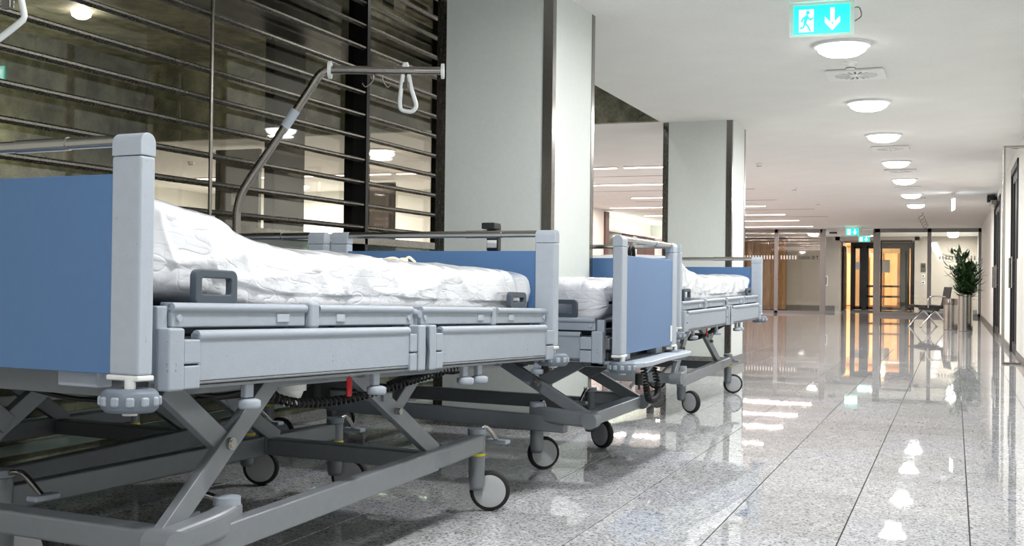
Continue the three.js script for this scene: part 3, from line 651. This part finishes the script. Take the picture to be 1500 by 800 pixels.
    P('rail_post', [bx(0.455, 0.48, 0.62, 0.79, 1.13, 1.17, 0.005), C(0.012, 0.05, 'x', sx * 0.475, 0.775, -1.15, 12)], M.bedGrey);
    P('rail_post', [bx(0.455, 0.482, 0.62, 0.79, 0.065, 0.1, 0.005)], M.bedGrey);
    P('rail_post', [bx(0.455, 0.482, 0.63, 0.75, 2.06, 2.095, 0.005)], M.bedGrey);
    // mattress retainers (hoops) and release knobs
    for (const [v0, v1, y1] of [[0.192, 0.337, 0.876], [1.815, 1.945, 0.855]]) {
      const g = ext(roundRect(-v1, -v0, 0.792, y1, 0.018), 0.02, 'zy', sx > 0 ? 0.458 : -0.478, 0.003, [roundRect(-v1 + 0.022, -v0 - 0.022, 0.818, y1 - 0.02, 0.006).reverse()]);
      P('mattress_retainer', [g], M.slate);
    }
    for (const v of [0.37, 0.93, 1.46, 1.56]) P('release_knob', [bx(0.475, 0.492, 0.57, 0.606, v - 0.016, v + 0.016, 0.004), L([[0, -0.012], [0.024, -0.012], [0.028, -0.006], [0.028, 0.008], [0.02, 0.012], [0, 0.012]], 'y', sx * 0.49, 0.556, -v, 18)], M.bedGrey);
  }

  // base frame
  const xn = 0.435, xf = 0.35;
  for (const sx of [-1, 1]) {
    Q('base_beam', [bar([sx * xn, 0.22, -0.25], [sx * xf, 0.248, -1.5], 0.045, 0.07, 0.006)], M.bedFrame);
    // caster arms, casters
    for (const [zb, zw, xa, xw] of [[-1.5, -1.87, xf, 0.36], [-0.25, 0.0 - 0.38, xn, 0.36]]) {
      const foot = zb < -1, X0 = sx * xa, X1 = sx * (foot ? 0.36 : 0.41), zz = foot ? zw : -0.3;
      const ov = []; const n = 12;
      const arm = foot
        ? [tubeBox([[X0, 0.25, -1.46], [sx * 0.348, 0.252, -1.58], [sx * 0.336, 0.255, -1.72], [sx * 0.318, 0.258, -1.885]], 0.05, 0.066)]
        : [tubeBox([[sx * 0.4, 0.262, -0.42], [sx * 0.435, 0.258, -0.3], [sx * 0.45, 0.25, -0.14]], 0.055, 0.066), C(0.036, 0.075, 'x', sx * 0.45, 0.248, -0.13, 20)];
      Q('caster_arm', arm, M.bedFrame);
      const wx = sx * (foot ? 0.315 : 0.4), wz = foot ? -1.875 : -0.4;
      const ca = Q('caster', [L([[0, 0.292], [0.022, 0.292], [0.031, 0.286], [0.031, 0.262], [0.03, 0.13], [0.028, 0.1], [0.024, 0.085], [0, 0.082]], 'y', wx, 0, wz, 20)], M.bedFrame);
      if (foot) Q('brake_ring', [C(0.0325, 0.009, 'y', wx, 0.216, wz, 20)], M.yellow, ca);
      const th = (swivel[(sx > 0 ? 0 : 2) + (foot ? 0 : 1)] * deg) - turn;
      const sw = (g) => merge([g]).clone().rotateY(th).translate(wx, 0.0755, wz);
      Q('tyre', [sw(L([[0.052, -0.017], [0.066, -0.018], [0.073, -0.012], [0.0755, 0], [0.073, 0.012], [0.066, 0.018], [0.052, 0.017]], 'x', 0.042, 0, 0.048, 36))], M.tyre, ca);
      Q('wheel_cover', [sw(L([[0, -0.0205], [0.04, -0.0205], [0.06, -0.0175], [0.064, -0.014], [0.064, 0.014], [0.06, 0.0175], [0.04, 0.0205], [0, 0.0205]], 'x', 0.042, 0, 0.048, 36))], M.hub, ca);
      const pd = (g) => g.map((q) => merge([q]).clone().rotateY(foot ? 0 : Math.PI / 2 * sx).translate(wx, 0, wz));
      Q('brake_pedal', pd([B(0.085, 0.016, 0.04, sx * 0.012, 0.245, -0.15, 0.005)]), M.bedGrey, ca);
      Q('pedal_hub', pd([C(0.034, 0.02, 'y', 0, 0.3, 0, 18)]), M.bedGrey, ca);
      Q('pedal_arm', pd([tube([[0, 0.3, -0.02], [0, 0.305, -0.08], [sx * 0.01, 0.25, -0.145]], 0.0085, 14, 6)]), M.steel, ca);
    }
    // lifting legs
    const yt = (v) => 0.6 + lift(v);
    Q('lift_leg', [bar([sx * 0.42, 0.255, -0.15], [sx * 0.375, yt(0.6), -0.6], 0.028, 0.052)], M.bedFrame);
    Q('brace_leg', [bar([sx * 0.375, yt(0.2), -0.2], [sx * 0.385, 0.44 + lift(0.4) * 0.5, -0.4], 0.028, 0.056)], M.bedFrame);
    Q('lift_leg', [bar([sx * 0.335, yt(1.03), -1.03], [sx * 0.335, 0.27, -1.53], 0.028, 0.056)], M.bedFrame);
    Q('brace_leg', [bar([sx * 0.33, yt(1.45), -1.45], [sx * 0.33, 0.43 + lift(1.3) * 0.5, -1.25], 0.022, 0.045)], M.bedFrame);
    Q('pivot_bolt', [C(0.011, 0.05, 'x', sx * 0.4, 0.447 + lift(0.4) * 0.5, -0.395, 12), C(0.016, 0.012, 'x', sx * 0.415, 0.447 + lift(0.4) * 0.5, -0.395, 12)], M.steel);
    Q('pivot_bolt', [C(0.011, 0.05, 'x', sx * 0.345, 0.435, -1.258, 12)], M.steel);
  }
  Q('cross_beam', [B(0.86, 0.06, 0.07, 0, 0.245, -0.17, 0.008)], M.bedFrame);
  Q('cross_beam', [B(0.7, 0.06, 0.06, 0, 0.245, -1.5, 0.008)], M.bedFrame);
  Q('cross_beam', [B(0.72, 0.03, 0.05, 0, 0.5 + lift(1.2) * 0.5, -1.2, 0.006)], M.bedFrame);
  // drives, cable and tag under the deck
  P('actuator', [C(0.032, 0.5, 'z', 0.1, 0.56, -0.9, 18), B(0.11, 0.13, 0.18, 0.1, 0.55, -1.2, 0.02), C(0.018, 0.35, 'z', 0.1, 0.56, -0.5, 14)], M.rubber);
  P('actuator', [C(0.032, 0.4, 'z', -0.12, 0.57, -1.3, 18), B(0.11, 0.13, 0.18, -0.12, 0.56, -1.0, 0.02)], M.rubber);
  P('control_box', [B(0.3, 0.1, 0.34, 0, 0.615, -0.7, 0.015)], M.slate);
  P('push_cone', [C(0.045, 0.04, 'y', 0.3, 0.575, -0.78, 18), C(0.02, 0.05, 'y', 0.3, 0.535, -0.78, 14, 0.04)], M.whitePlastic);
  {
    const pts = [[0.32, 0.6, -0.55], [0.33, 0.53, -0.72], [0.33, 0.515, -0.9], [0.34, 0.52, -1.05], [0.35, 0.55, -1.3], [0.36, 0.585, -1.6], [0.36, 0.615, -1.85]];
    P('supply_cable', [coil(pts, 0.011, 0.0042, 60)], M.rubber);
    P('supply_cable', [tube([[-0.2, 0.6, -0.2], [-0.1, 0.54, -0.35], [0.1, 0.53, -0.5], [0.25, 0.55, -0.7]], 0.006, 24, 6)], M.rubber);
    P('supply_cable', [tube([[0.28, 0.6, -0.3], [0.3, 0.56, -0.45], [0.3, 0.57, -0.6], [0.26, 0.6, -0.75]], 0.006, 24, 6)], M.rubber);
  }
  P('release_tag', [BB(0.428, 0.434, 0.538, 0.592, -0.868, -0.89, 0.002), rod([0.431, 0.592, -0.879], [0.431, 0.62, -0.879], 0.002, 6)], M.red, bed, 'small red release tag');
  if (tray) {
    P('linen_tray', [tubeBox([[-0.5, 0.6, 0.03], [-0.47, 0.6, 0.075], [0, 0.6, 0.08], [0.5, 0.6, 0.075], [0.53, 0.6, 0.04]], 0.05, 0.022), BB(-0.4, 0.4, 0.592, 0.606, 0.06, -0.12, 0.004)], M.bedPost, bed, 'pale pull out tray rail');
    P('tray_strut', [bar([-0.02, 0.59, 0.05], [-0.1, 0.47, -0.05], 0.03, 0.015)], M.bedPost);
    P('supply_cable', [coil([[-0.3, 0.6, 0.06], [-0.28, 0.5, 0.07], [-0.22, 0.43, 0.07], [-0.08, 0.43, 0.07], [-0.02, 0.47, 0.06], [-0.02, 0.56, 0.04]], 0.012, 0.0045, 34)], M.rubber);
    P('plug', [C(0.018, 0.05, 'y', -0.36, 0.53, 0.06, 14), C(0.003, 0.02, 'y', -0.366, 0.495, 0.06, 8), C(0.003, 0.02, 'y', -0.352, 0.495, 0.06, 8)], M.rubber);
    P('type_plate', [BB(0.4, 0.43, 0.66, 0.74, 0.0165, 0.0185)], M.white);
    const nt = P('hand_wheel', [new THREE.TorusGeometry(0.035, 0.009, 8, 20).translate(-0.16, 1.085, -0.035)], M.rubber); void nt;
  }
  return bed;
}
function tubeBox(pts, w, h) {                           // rounded rectangular section swept along a path lying near the floor plane
  const c = new THREE.CatmullRomCurve3(pts.map((p) => V(...p))), n = 18, ring = roundRect(-w / 2, w / 2, -h / 2, h / 2, Math.min(w, h) * 0.22, 3), pos = [], m = ring.length;
  const P = [];
  for (let i = 0; i <= n; i++) {
    const p = c.getPoint(i / n), t = c.getTangent(i / n), side = V(t.z, 0, -t.x).normalize();
    P.push(ring.map(([a, b]) => [p.x + side.x * a, p.y + b, p.z + side.z * a]));
  }
  for (let i = 0; i < n; i++) for (let j = 0; j < m; j++) { const k = (j + 1) % m; pos.push(P[i][j], P[i][k], P[i + 1][k], P[i][j], P[i + 1][k], P[i + 1][j]); }
  for (const [r, f] of [[P[0], 1], [P[n], 0]]) for (let j = 1; j < m - 1; j++) f ? pos.push(r[0], r[j + 1], r[j]) : pos.push(r[0], r[j], r[j + 1]);
  const g = new THREE.BufferGeometry(); g.setAttribute('position', new THREE.Float32BufferAttribute(pos.flat(), 3)); g.computeVertexNormals();
  return metreUV(g);
}
function coil(pts, R, r, turns) {
  const c = new THREE.CatmullRomCurve3(pts.map((p) => V(...p))), n = turns * 10, f = c.computeFrenetFrames(n, false), q = [];
  for (let i = 0; i <= n; i++) { const p = c.getPointAt(i / n), a = i / 10 * 2 * Math.PI; q.push(p.addScaledVector(f.normals[i], R * Math.cos(a)).addScaledVector(f.binormals[i], R * Math.sin(a))); }
  return clean(new THREE.TubeGeometry(new THREE.CatmullRomCurve3(q), n, r, 5));
}
// mattress wrapped in plastic film
function makeMattress({ label, x, s, turn, l0, l1, profile, v0 = 0.1, v1 = 2.1, mat, tie, piping, k = 0 }) {
  const m = thing('mattress', label, 'mattress', x, 0, -s, turn, 'wrapped mattresses on the beds');
  const nv = 220, na = 120, W = 0.428, pos = [], uv = [], idx = [];
  const rd = (px, py, pz) => 1 - Math.abs(noise3.noise(px, py, pz));
  for (let i = 0; i <= nv; i++) {
    const q = i / nv, v = v0 + (v1 - v0) * (0.5 - 0.5 * Math.cos(Math.PI * q)) , e = Math.min(v - v0, v1 - v);
    const R = 0.085, end = e < R ? Math.sqrt(Math.max(0, 1 - ((R - e) / R) ** 2)) : 1;
    const [yb, yt] = profile(v), yc = (yb + yt) / 2, hh = (yt - yb) / 2;
    for (let j = 0; j <= na; j++) {
      const a = j / na * 2 * Math.PI, n = 6.5, ca = Math.cos(a), sa = Math.sin(a);
      const rs = 1 / (Math.abs(ca) ** n + Math.abs(sa) ** n) ** (1 / n);
      let px = (W - R * (1 - end) * 0.8) * rs * ca, py = yc + hh * (0.04 + 0.96 * end) * rs * sa, pz = -v;
      const top = sa > -0.3 ? 1 : 0.25, fold = rd(px * 1.6 + k, py * 2.4 - v * 1.6, v * 2.2 + k) ** 7 * 0.009 + rd(px * 4 + 3 + k, py * 5 + v * 4, v * 4.5) ** 8 * 0.007 + rd(px * 2 + k, py * 9 - v * 1.2, v * 1.6 + 9) ** 9 * 0.005 + noise3.noise(px * 2, v * 2.2 + k, 4) * 0.005;
      const d = fold * top;
      px += ca * d; py += sa * d;
      pos.push(px, py + l0 + l1 * v, pz); uv.push(v, a / (2 * Math.PI) * 1.4);
    }
  }
  for (let i = 0; i < nv; i++) for (let j = 0; j < na; j++) { const a = i * (na + 1) + j, b = a + 1, c = a + na + 1, d = c + 1; idx.push(a, b, c, b, d, c); }
  const g = new THREE.BufferGeometry(); g.setAttribute('position', new THREE.Float32BufferAttribute(pos, 3)); g.setAttribute('uv', new THREE.Float32BufferAttribute(uv, 2)); g.setIndex(idx); g.computeVertexNormals();
  const body = new THREE.Mesh(g, mat); body.name = 'film_wrapped_body'; body.castShadow = body.receiveShadow = true; m.add(body);
  const yAt = (v, f = 1) => { const [b, t] = profile(v); return b + (t - b) * f + l0 + l1 * v; };
  if (tie) part('film_tie', [tube([[0.12, yAt(1.55) + 0.016, -1.51], [0.16, yAt(1.55) + 0.026, -1.53], [0.19, yAt(1.55) + 0.014, -1.55], [0.205, yAt(1.55) + 0.03, -1.56], [0.22, yAt(1.55) + 0.012, -1.58]], 0.005, 24, 6), B(0.03, 0.024, 0.03, 0.19, yAt(1.55) + 0.016, -1.55, 0.01)], M.cream, m, 'pale knotted tie of the film');
  if (piping) for (const sx of [-1, 1]) part('piping', [tube([0.14, 0.3, 0.6, 1, 1.5, 2.0].map((v) => [sx * 0.418, yAt(v, 0.86), -v]), 0.006, 40, 6)], M.piping, m, 'dark blue edge piping');
  return m;
}
// beds 1 and 2 lie side by side, 3 stands across, 4 farther on. turn is about y; the local -z axis points to the foot end
const B1 = { x: -2.108, s: 2.0015, turn: -5 * deg, l0: 0, l1: -0.022 };
const B2 = { x: -3.167, s: 2.093, turn: -5 * deg, l0: 0, l1: -0.022 };
const B3 = { x: -1.345, s: 5.2, turn: 90 * deg, l0: -0.1, l1: 0 };
const B4 = { x: -2.1, s: 7.0, turn: -4.5 * deg, l0: -0.06, l1: 0.016 };
const bed1 = makeBed({ ...B1, label: 'hospital bed with long grey side rails and raised head end, handle dangling above its board' });
const bed2 = makeBed({ ...B2, label: 'hospital bed with lifting pole standing between another bed and the slatted window' });
makeBed({ ...B3, tray: true, label: 'hospital bed standing crosswise with its blue end board facing the corridor' });
makeBed({ ...B4, label: 'hospital bed parked alongside the gap between the two white columns' });
const smooth = (a, b, x) => { const t = Math.max(0, Math.min(1, (x - a) / (b - a))); return t * t * (3 - 2 * t); };
const rise = (v) => [0.757 + 0.045 * (1 - smooth(0.1, 0.55, v)), 0.936 + 0.105 * (1 - smooth(0.08, 0.66, v)) + 0.012 * (1 - smooth(0.9, 1.6, v))];
makeMattress({ ...B1, mat: M.film, profile: rise, tie: true, k: 0, v0: 0.05, v1: 2.112, label: 'white mattress wrapped in crinkled clear plastic on the bed with raised head' });
makeMattress({ ...B2, mat: M.film, profile: () => [0.757, 0.92], k: 5, label: 'white wrapped mattress on the bed beside the slatted window' });
makeMattress({ ...B3, mat: M.film, profile: () => [0.757, 0.965], k: 11, piping: true, v0: 0.08, label: 'white wrapped mattress with dark piping on the crosswise bed' });
makeMattress({ ...B4, mat: M.film, profile: (v) => [0.757 + 0.06 * (1 - smooth(0.1, 0.55, v)), 0.95 + 0.15 * (1 - smooth(0.05, 0.9, v))], k: 17, label: 'white wrapped mattress on the bed between the two columns' });

// ------------------------------------------------------------------ lifting poles and grab handles
function worldPart(name, geos, mat, parent, bed, label) {   // geometry given in room coordinates, kept in the bed's frame
  bed.updateMatrixWorld(true);
  return part(name, merge(geos).clone().applyMatrix4(bed.matrixWorld.clone().invert()), mat, parent, label);
}
function grabHandle(pts, r, strapTop, label) {
  const c = V(0, 0, 0); pts.forEach((p) => c.add(V(...p))); c.divideScalar(pts.length);
  const h = thing('grab_handle', label, 'grab handle', c.x, c.y, c.z), q = pts.map((p) => V(...p).sub(c));
  const cv = new THREE.CatmullRomCurve3(q, true, 'catmullrom', 0.35);
  part('triangle_grip', [clean(new THREE.TubeGeometry(cv, 60, r, 10, true))], M.handleWhite, h);
  const st = V(...strapTop).sub(c), hi = q.reduce((a, b) => (b.y > a.y ? b : a));
  part('strap', [bar([st.x, st.y, st.z], [hi.x, hi.y - 0.05, hi.z], 0.022, 0.006, 0.001), tube([[st.x - 0.02, st.y, st.z], [st.x, st.y + 0.02, st.z], [st.x + 0.02, st.y, st.z]], 0.004, 12, 6)], M.rubber, h);
  part('buckle', [B(0.035, 0.03, 0.018, hi.x * 0.4, hi.y - 0.1, hi.z, 0.004)], M.steelDark, h);
}
{
  const pts = [[-2.95, 0.62, 4.218], [-2.953, 0.9, 4.217], [-2.955, 1.1, 4.216], [-2.952, 1.16, 4.217], [-2.936, 1.225, 4.223], [-2.9, 1.295, 4.237], [-2.809, 1.444, 4.273], [-2.671, 1.672, 4.326], [-2.635, 1.735, 4.34], [-2.606, 1.768, 4.352], [-2.56, 1.778, 4.37], [-2.4, 1.778, 4.432], [-2.25, 1.778, 4.49], [-2.12, 1.779, 4.542]].map(([a, b, c]) => [a, b, -c]);
  const p = worldPart('lifting_pole', [tube(pts, 0.0185, 120, 14)], M.steelDark, bed2, bed2, 'bent steel lifting pole');
  const d = V(-2.12 + 2.56, 0, -(4.542 - 4.37)).normalize();
  const flange = (t, r) => { const g = new THREE.CylinderGeometry(r, r, 0.013, 22); g.applyQuaternion(new THREE.Quaternion().setFromUnitVectors(V(0, 1, 0), d)); return clean(g).translate(-2.56 + d.x * t, 1.778, -4.37 + d.z * t); };
  worldPart('end_cap', [flange(0.478, 0.034)], M.handleWhite, p, bed2, 'pale end cap');
  worldPart('stop_ring', [flange(-0.02, 0.04)], M.handleWhite, p, bed2);
  worldPart('label_sleeve', [rod([-2.762, 1.522, -4.291], [-2.716, 1.598, -4.308], 0.021, 14)], M.bedPost, p, bed2);
  worldPart('hook', [tube([[-2.4, 1.765, -4.432], [-2.4, 1.735, -4.432], [-2.43, 1.705, -4.42], [-2.445, 1.72, -4.415]], 0.003, 14, 6), tube([[-2.36, 1.765, -4.447], [-2.36, 1.735, -4.447], [-2.34, 1.705, -4.455], [-2.325, 1.72, -4.46]], 0.003, 14, 6)], M.steelDark, p, bed2);
  worldPart('socket', [rod([-2.95, 0.55, -4.218], [-2.95, 0.78, -4.218], 0.03, 16), B(0.08, 0.06, 0.06, -2.96, 0.66, -4.2, 0.006)], M.bedFrame, p, bed2);
  grabHandle([[-2.271, 1.812, -4.483], [-2.262, 1.8, -4.487], [-2.243, 1.7, -4.494], [-2.222, 1.625, -4.502], [-2.24, 1.598, -4.495], [-2.282, 1.605, -4.479], [-2.29, 1.64, -4.476], [-2.28, 1.75, -4.48]], 0.0095, [-2.262, 1.775, -4.487], 'pale triangular grab handle hooked over the steel lifting pole');
}
{
  const p = worldPart('lifting_pole', [tube([[-2.52, 0.7, -2.06], [-2.52, 1.3, -2.06], [-2.52, 1.62, -2.08], [-2.515, 1.78, -2.16], [-2.5, 1.86, -2.3], [-2.49, 1.87, -2.45], [-2.47, 1.87, -2.7]], 0.0185, 80, 12)], M.steelDark, bed1, bed1);
  worldPart('end_cap', [C(0.03, 0.013, 'z', -2.4693, 1.87, -2.705, 18)], M.handleWhite, p, bed1);
  grabHandle([[-2.49, 1.72, -2.46], [-2.476, 1.69, -2.465], [-2.457, 1.59, -2.475], [-2.462, 1.572, -2.472], [-2.52, 1.522, -2.45], [-2.575, 1.49, -2.43], [-2.585, 1.515, -2.428], [-2.53, 1.63, -2.448], [-2.505, 1.7, -2.456]], 0.0095, [-2.49, 1.87, -2.46], 'pale triangular grab handle dangling above the blue end board');
}
{
  const b = thing('pump_bottle', 'black clamped dispenser bottle with white label on the end bar', 'dispenser', -1.71, 0.97, -4.146);
  part('body', [B(0.05, 0.11, 0.04, 0, 0.055, -0.03, 0.008)], M.black, b);
  part('clip', [B(0.055, 0.025, 0.07, 0, 0.1, 0.0, 0.004)], M.black, b);
  part('paper_label', [B(0.04, 0.03, 0.002, 0, 0.03, -0.009), B(0.04, 0.012, 0.002, 0, 0.062, -0.009)], M.white, b);
}

// ------------------------------------------------------------------ far end furniture
{
  const b = thing('waiting_bench', 'black two seat beam bench with slanted chrome legs', 'bench', -0.5, 0, -25.6, -1.25);
  part('beam', [B(1.2, 0.05, 0.07, 0, 0.38, 0, 0.006)], M.black, b);
  for (const x of [-0.32, 0.32]) {
    const st = part('seat', [ext([[-0.24, 0.43], [-0.2, 0.47], [0, 0.455], [0.2, 0.47], [0.26, 0.46], [0.24, 0.425], [0.05, 0.395], [-0.1, 0.395]], 0.5, 'zy', x - 0.25, 0.006)], M.seatBlack, b);
    if (x > 0) part('backrest', [ext([[-0.24, 0.44], [-0.3, 0.85], [-0.285, 0.855], [-0.215, 0.46]], 0.46, 'zy', x - 0.23, 0.004)], M.seatBlack, st);
  }
  for (const x of [-0.4, 0.4]) part('leg', [rod([x, 0.37, 0], [x + 0.02, 0.012, 0.3], 0.018), rod([x, 0.37, 0], [x + 0.02, 0.012, -0.28], 0.018), C(0.026, 0.014, 'y', x + 0.02, 0.007, 0.3), C(0.026, 0.014, 'y', x + 0.02, 0.007, -0.28)], M.chrome, b);
  part('armrest', [tube([[0.6, 0.42, 0.2], [0.6, 0.6, 0.2], [0.6, 0.66, 0.1], [0.6, 0.65, -0.15]], 0.014, 18, 8)], M.chrome, b);
  const bin = thing('waste_bin', 'round brushed steel waste bin with dark rim beside the bench', 'waste bin', -0.065, 0, -24.2);
  part('body', [L([[0, 0], [0.13, 0], [0.135, 0.01], [0.135, 0.5], [0.12, 0.5]], 'y', 0, 0, 0, 36)], M.steel, bin);
  part('rim', [L([[0.137, 0.5], [0.137, 0.62], [0.12, 0.625], [0.1, 0.56], [0, 0.54]], 'y', 0, 0, 0, 36)], M.steelDark, bin);
  const pot = thing('planter', 'tall round brushed steel planter holding the leafy plant', 'planter', 0.205, 0, -23.6);
  part('body', [L([[0, 0], [0.125, 0], [0.13, 0.01], [0.13, 0.71], [0.122, 0.72], [0.115, 0.7], [0.115, 0.62]], 'y', 0, 0, 0, 36)], M.steel, pot);
  part('soil', [C(0.115, 0.02, 'y', 0, 0.63, 0, 24)], M.stem, pot);
  const pl = thing('potted_plant', 'dense dark green plant growing out of the steel planter', 'plant', 0.205, 0.62, -23.6);
  const stems = [], leaves = [[], [], []];
  const leafGeo = (len, w) => {
    const g = new THREE.PlaneGeometry(w, len, 2, 5), p = g.attributes.position;
    for (let i = 0; i < p.count; i++) { const t = p.getY(i) / len + 0.5, k = Math.sin(Math.PI * Math.min(1, t * 0.92 + 0.06)) ** 0.8; p.setX(i, p.getX(i) * k); p.setZ(i, -0.35 * len * t * t + Math.abs(p.getX(i)) * 0.25); p.setY(i, len * t); }
    g.computeVertexNormals(); return clean(g);
  };
  for (let i = 0; i < 13; i++) {
    const a = rr(0, 6.28), lean = rr(0.03, 0.24), hgt = rr(0.3, 1.08);
    const top = [Math.cos(a) * lean * 1.2, hgt, Math.sin(a) * lean]; if (top[0] > 0.3) top[0] = 0.3;
    stems.push(tube([[Math.cos(a) * 0.04, 0, Math.sin(a) * 0.04], [top[0] * 0.4, hgt * 0.5, top[2] * 0.4], top], 0.008, 10, 5));
    for (let j = 0; j < 44; j++) {
      const t = rr(0.1, 1), px = top[0] * t + rr(-0.05, 0.05), py = hgt * t, pz = top[2] * t + rr(-0.05, 0.05), g = leafGeo(rr(0.16, 0.28), rr(0.04, 0.07));
      g.rotateX(rr(0.9, 2.3)); g.rotateY(rr(0, 6.28)); g.translate(px, py, pz);
      leaves[Math.floor(rnd() * 3)].push(g);
    }
  }
  part('stems', stems, M.stem, pl);
  leaves.forEach((l, i) => { const f = part('foliage', l, M.leaf[i], pl); f.userData.kind = 'stuff'; });
}
// small wall lamp on the concrete wall behind the glass
{
  const l = thing('bulkhead_lamp', 'small bright lamp fixed to the concrete wall behind the slats', 'lamp', -9.39, 2.32, -8.9);
  part('base', [B(0.03, 0.14, 0.3, 0.015, 0, 0, 0.006)], M.steelDark, l);
  part('diffuser', [B(0.05, 0.1, 0.26, 0.05, 0, 0, 0.015)], std(0xffffff, 0.4, { emissive: 0xf2ffe0, emissiveIntensity: 6 }), l);
  const p = new THREE.PointLight(0xeef5d8, 2.6, 0, 2); p.position.set(0.055, 0, 0); p.castShadow = true; p.shadow.radius = 2; l.add(p);
}

renderer.render(scene, camera);
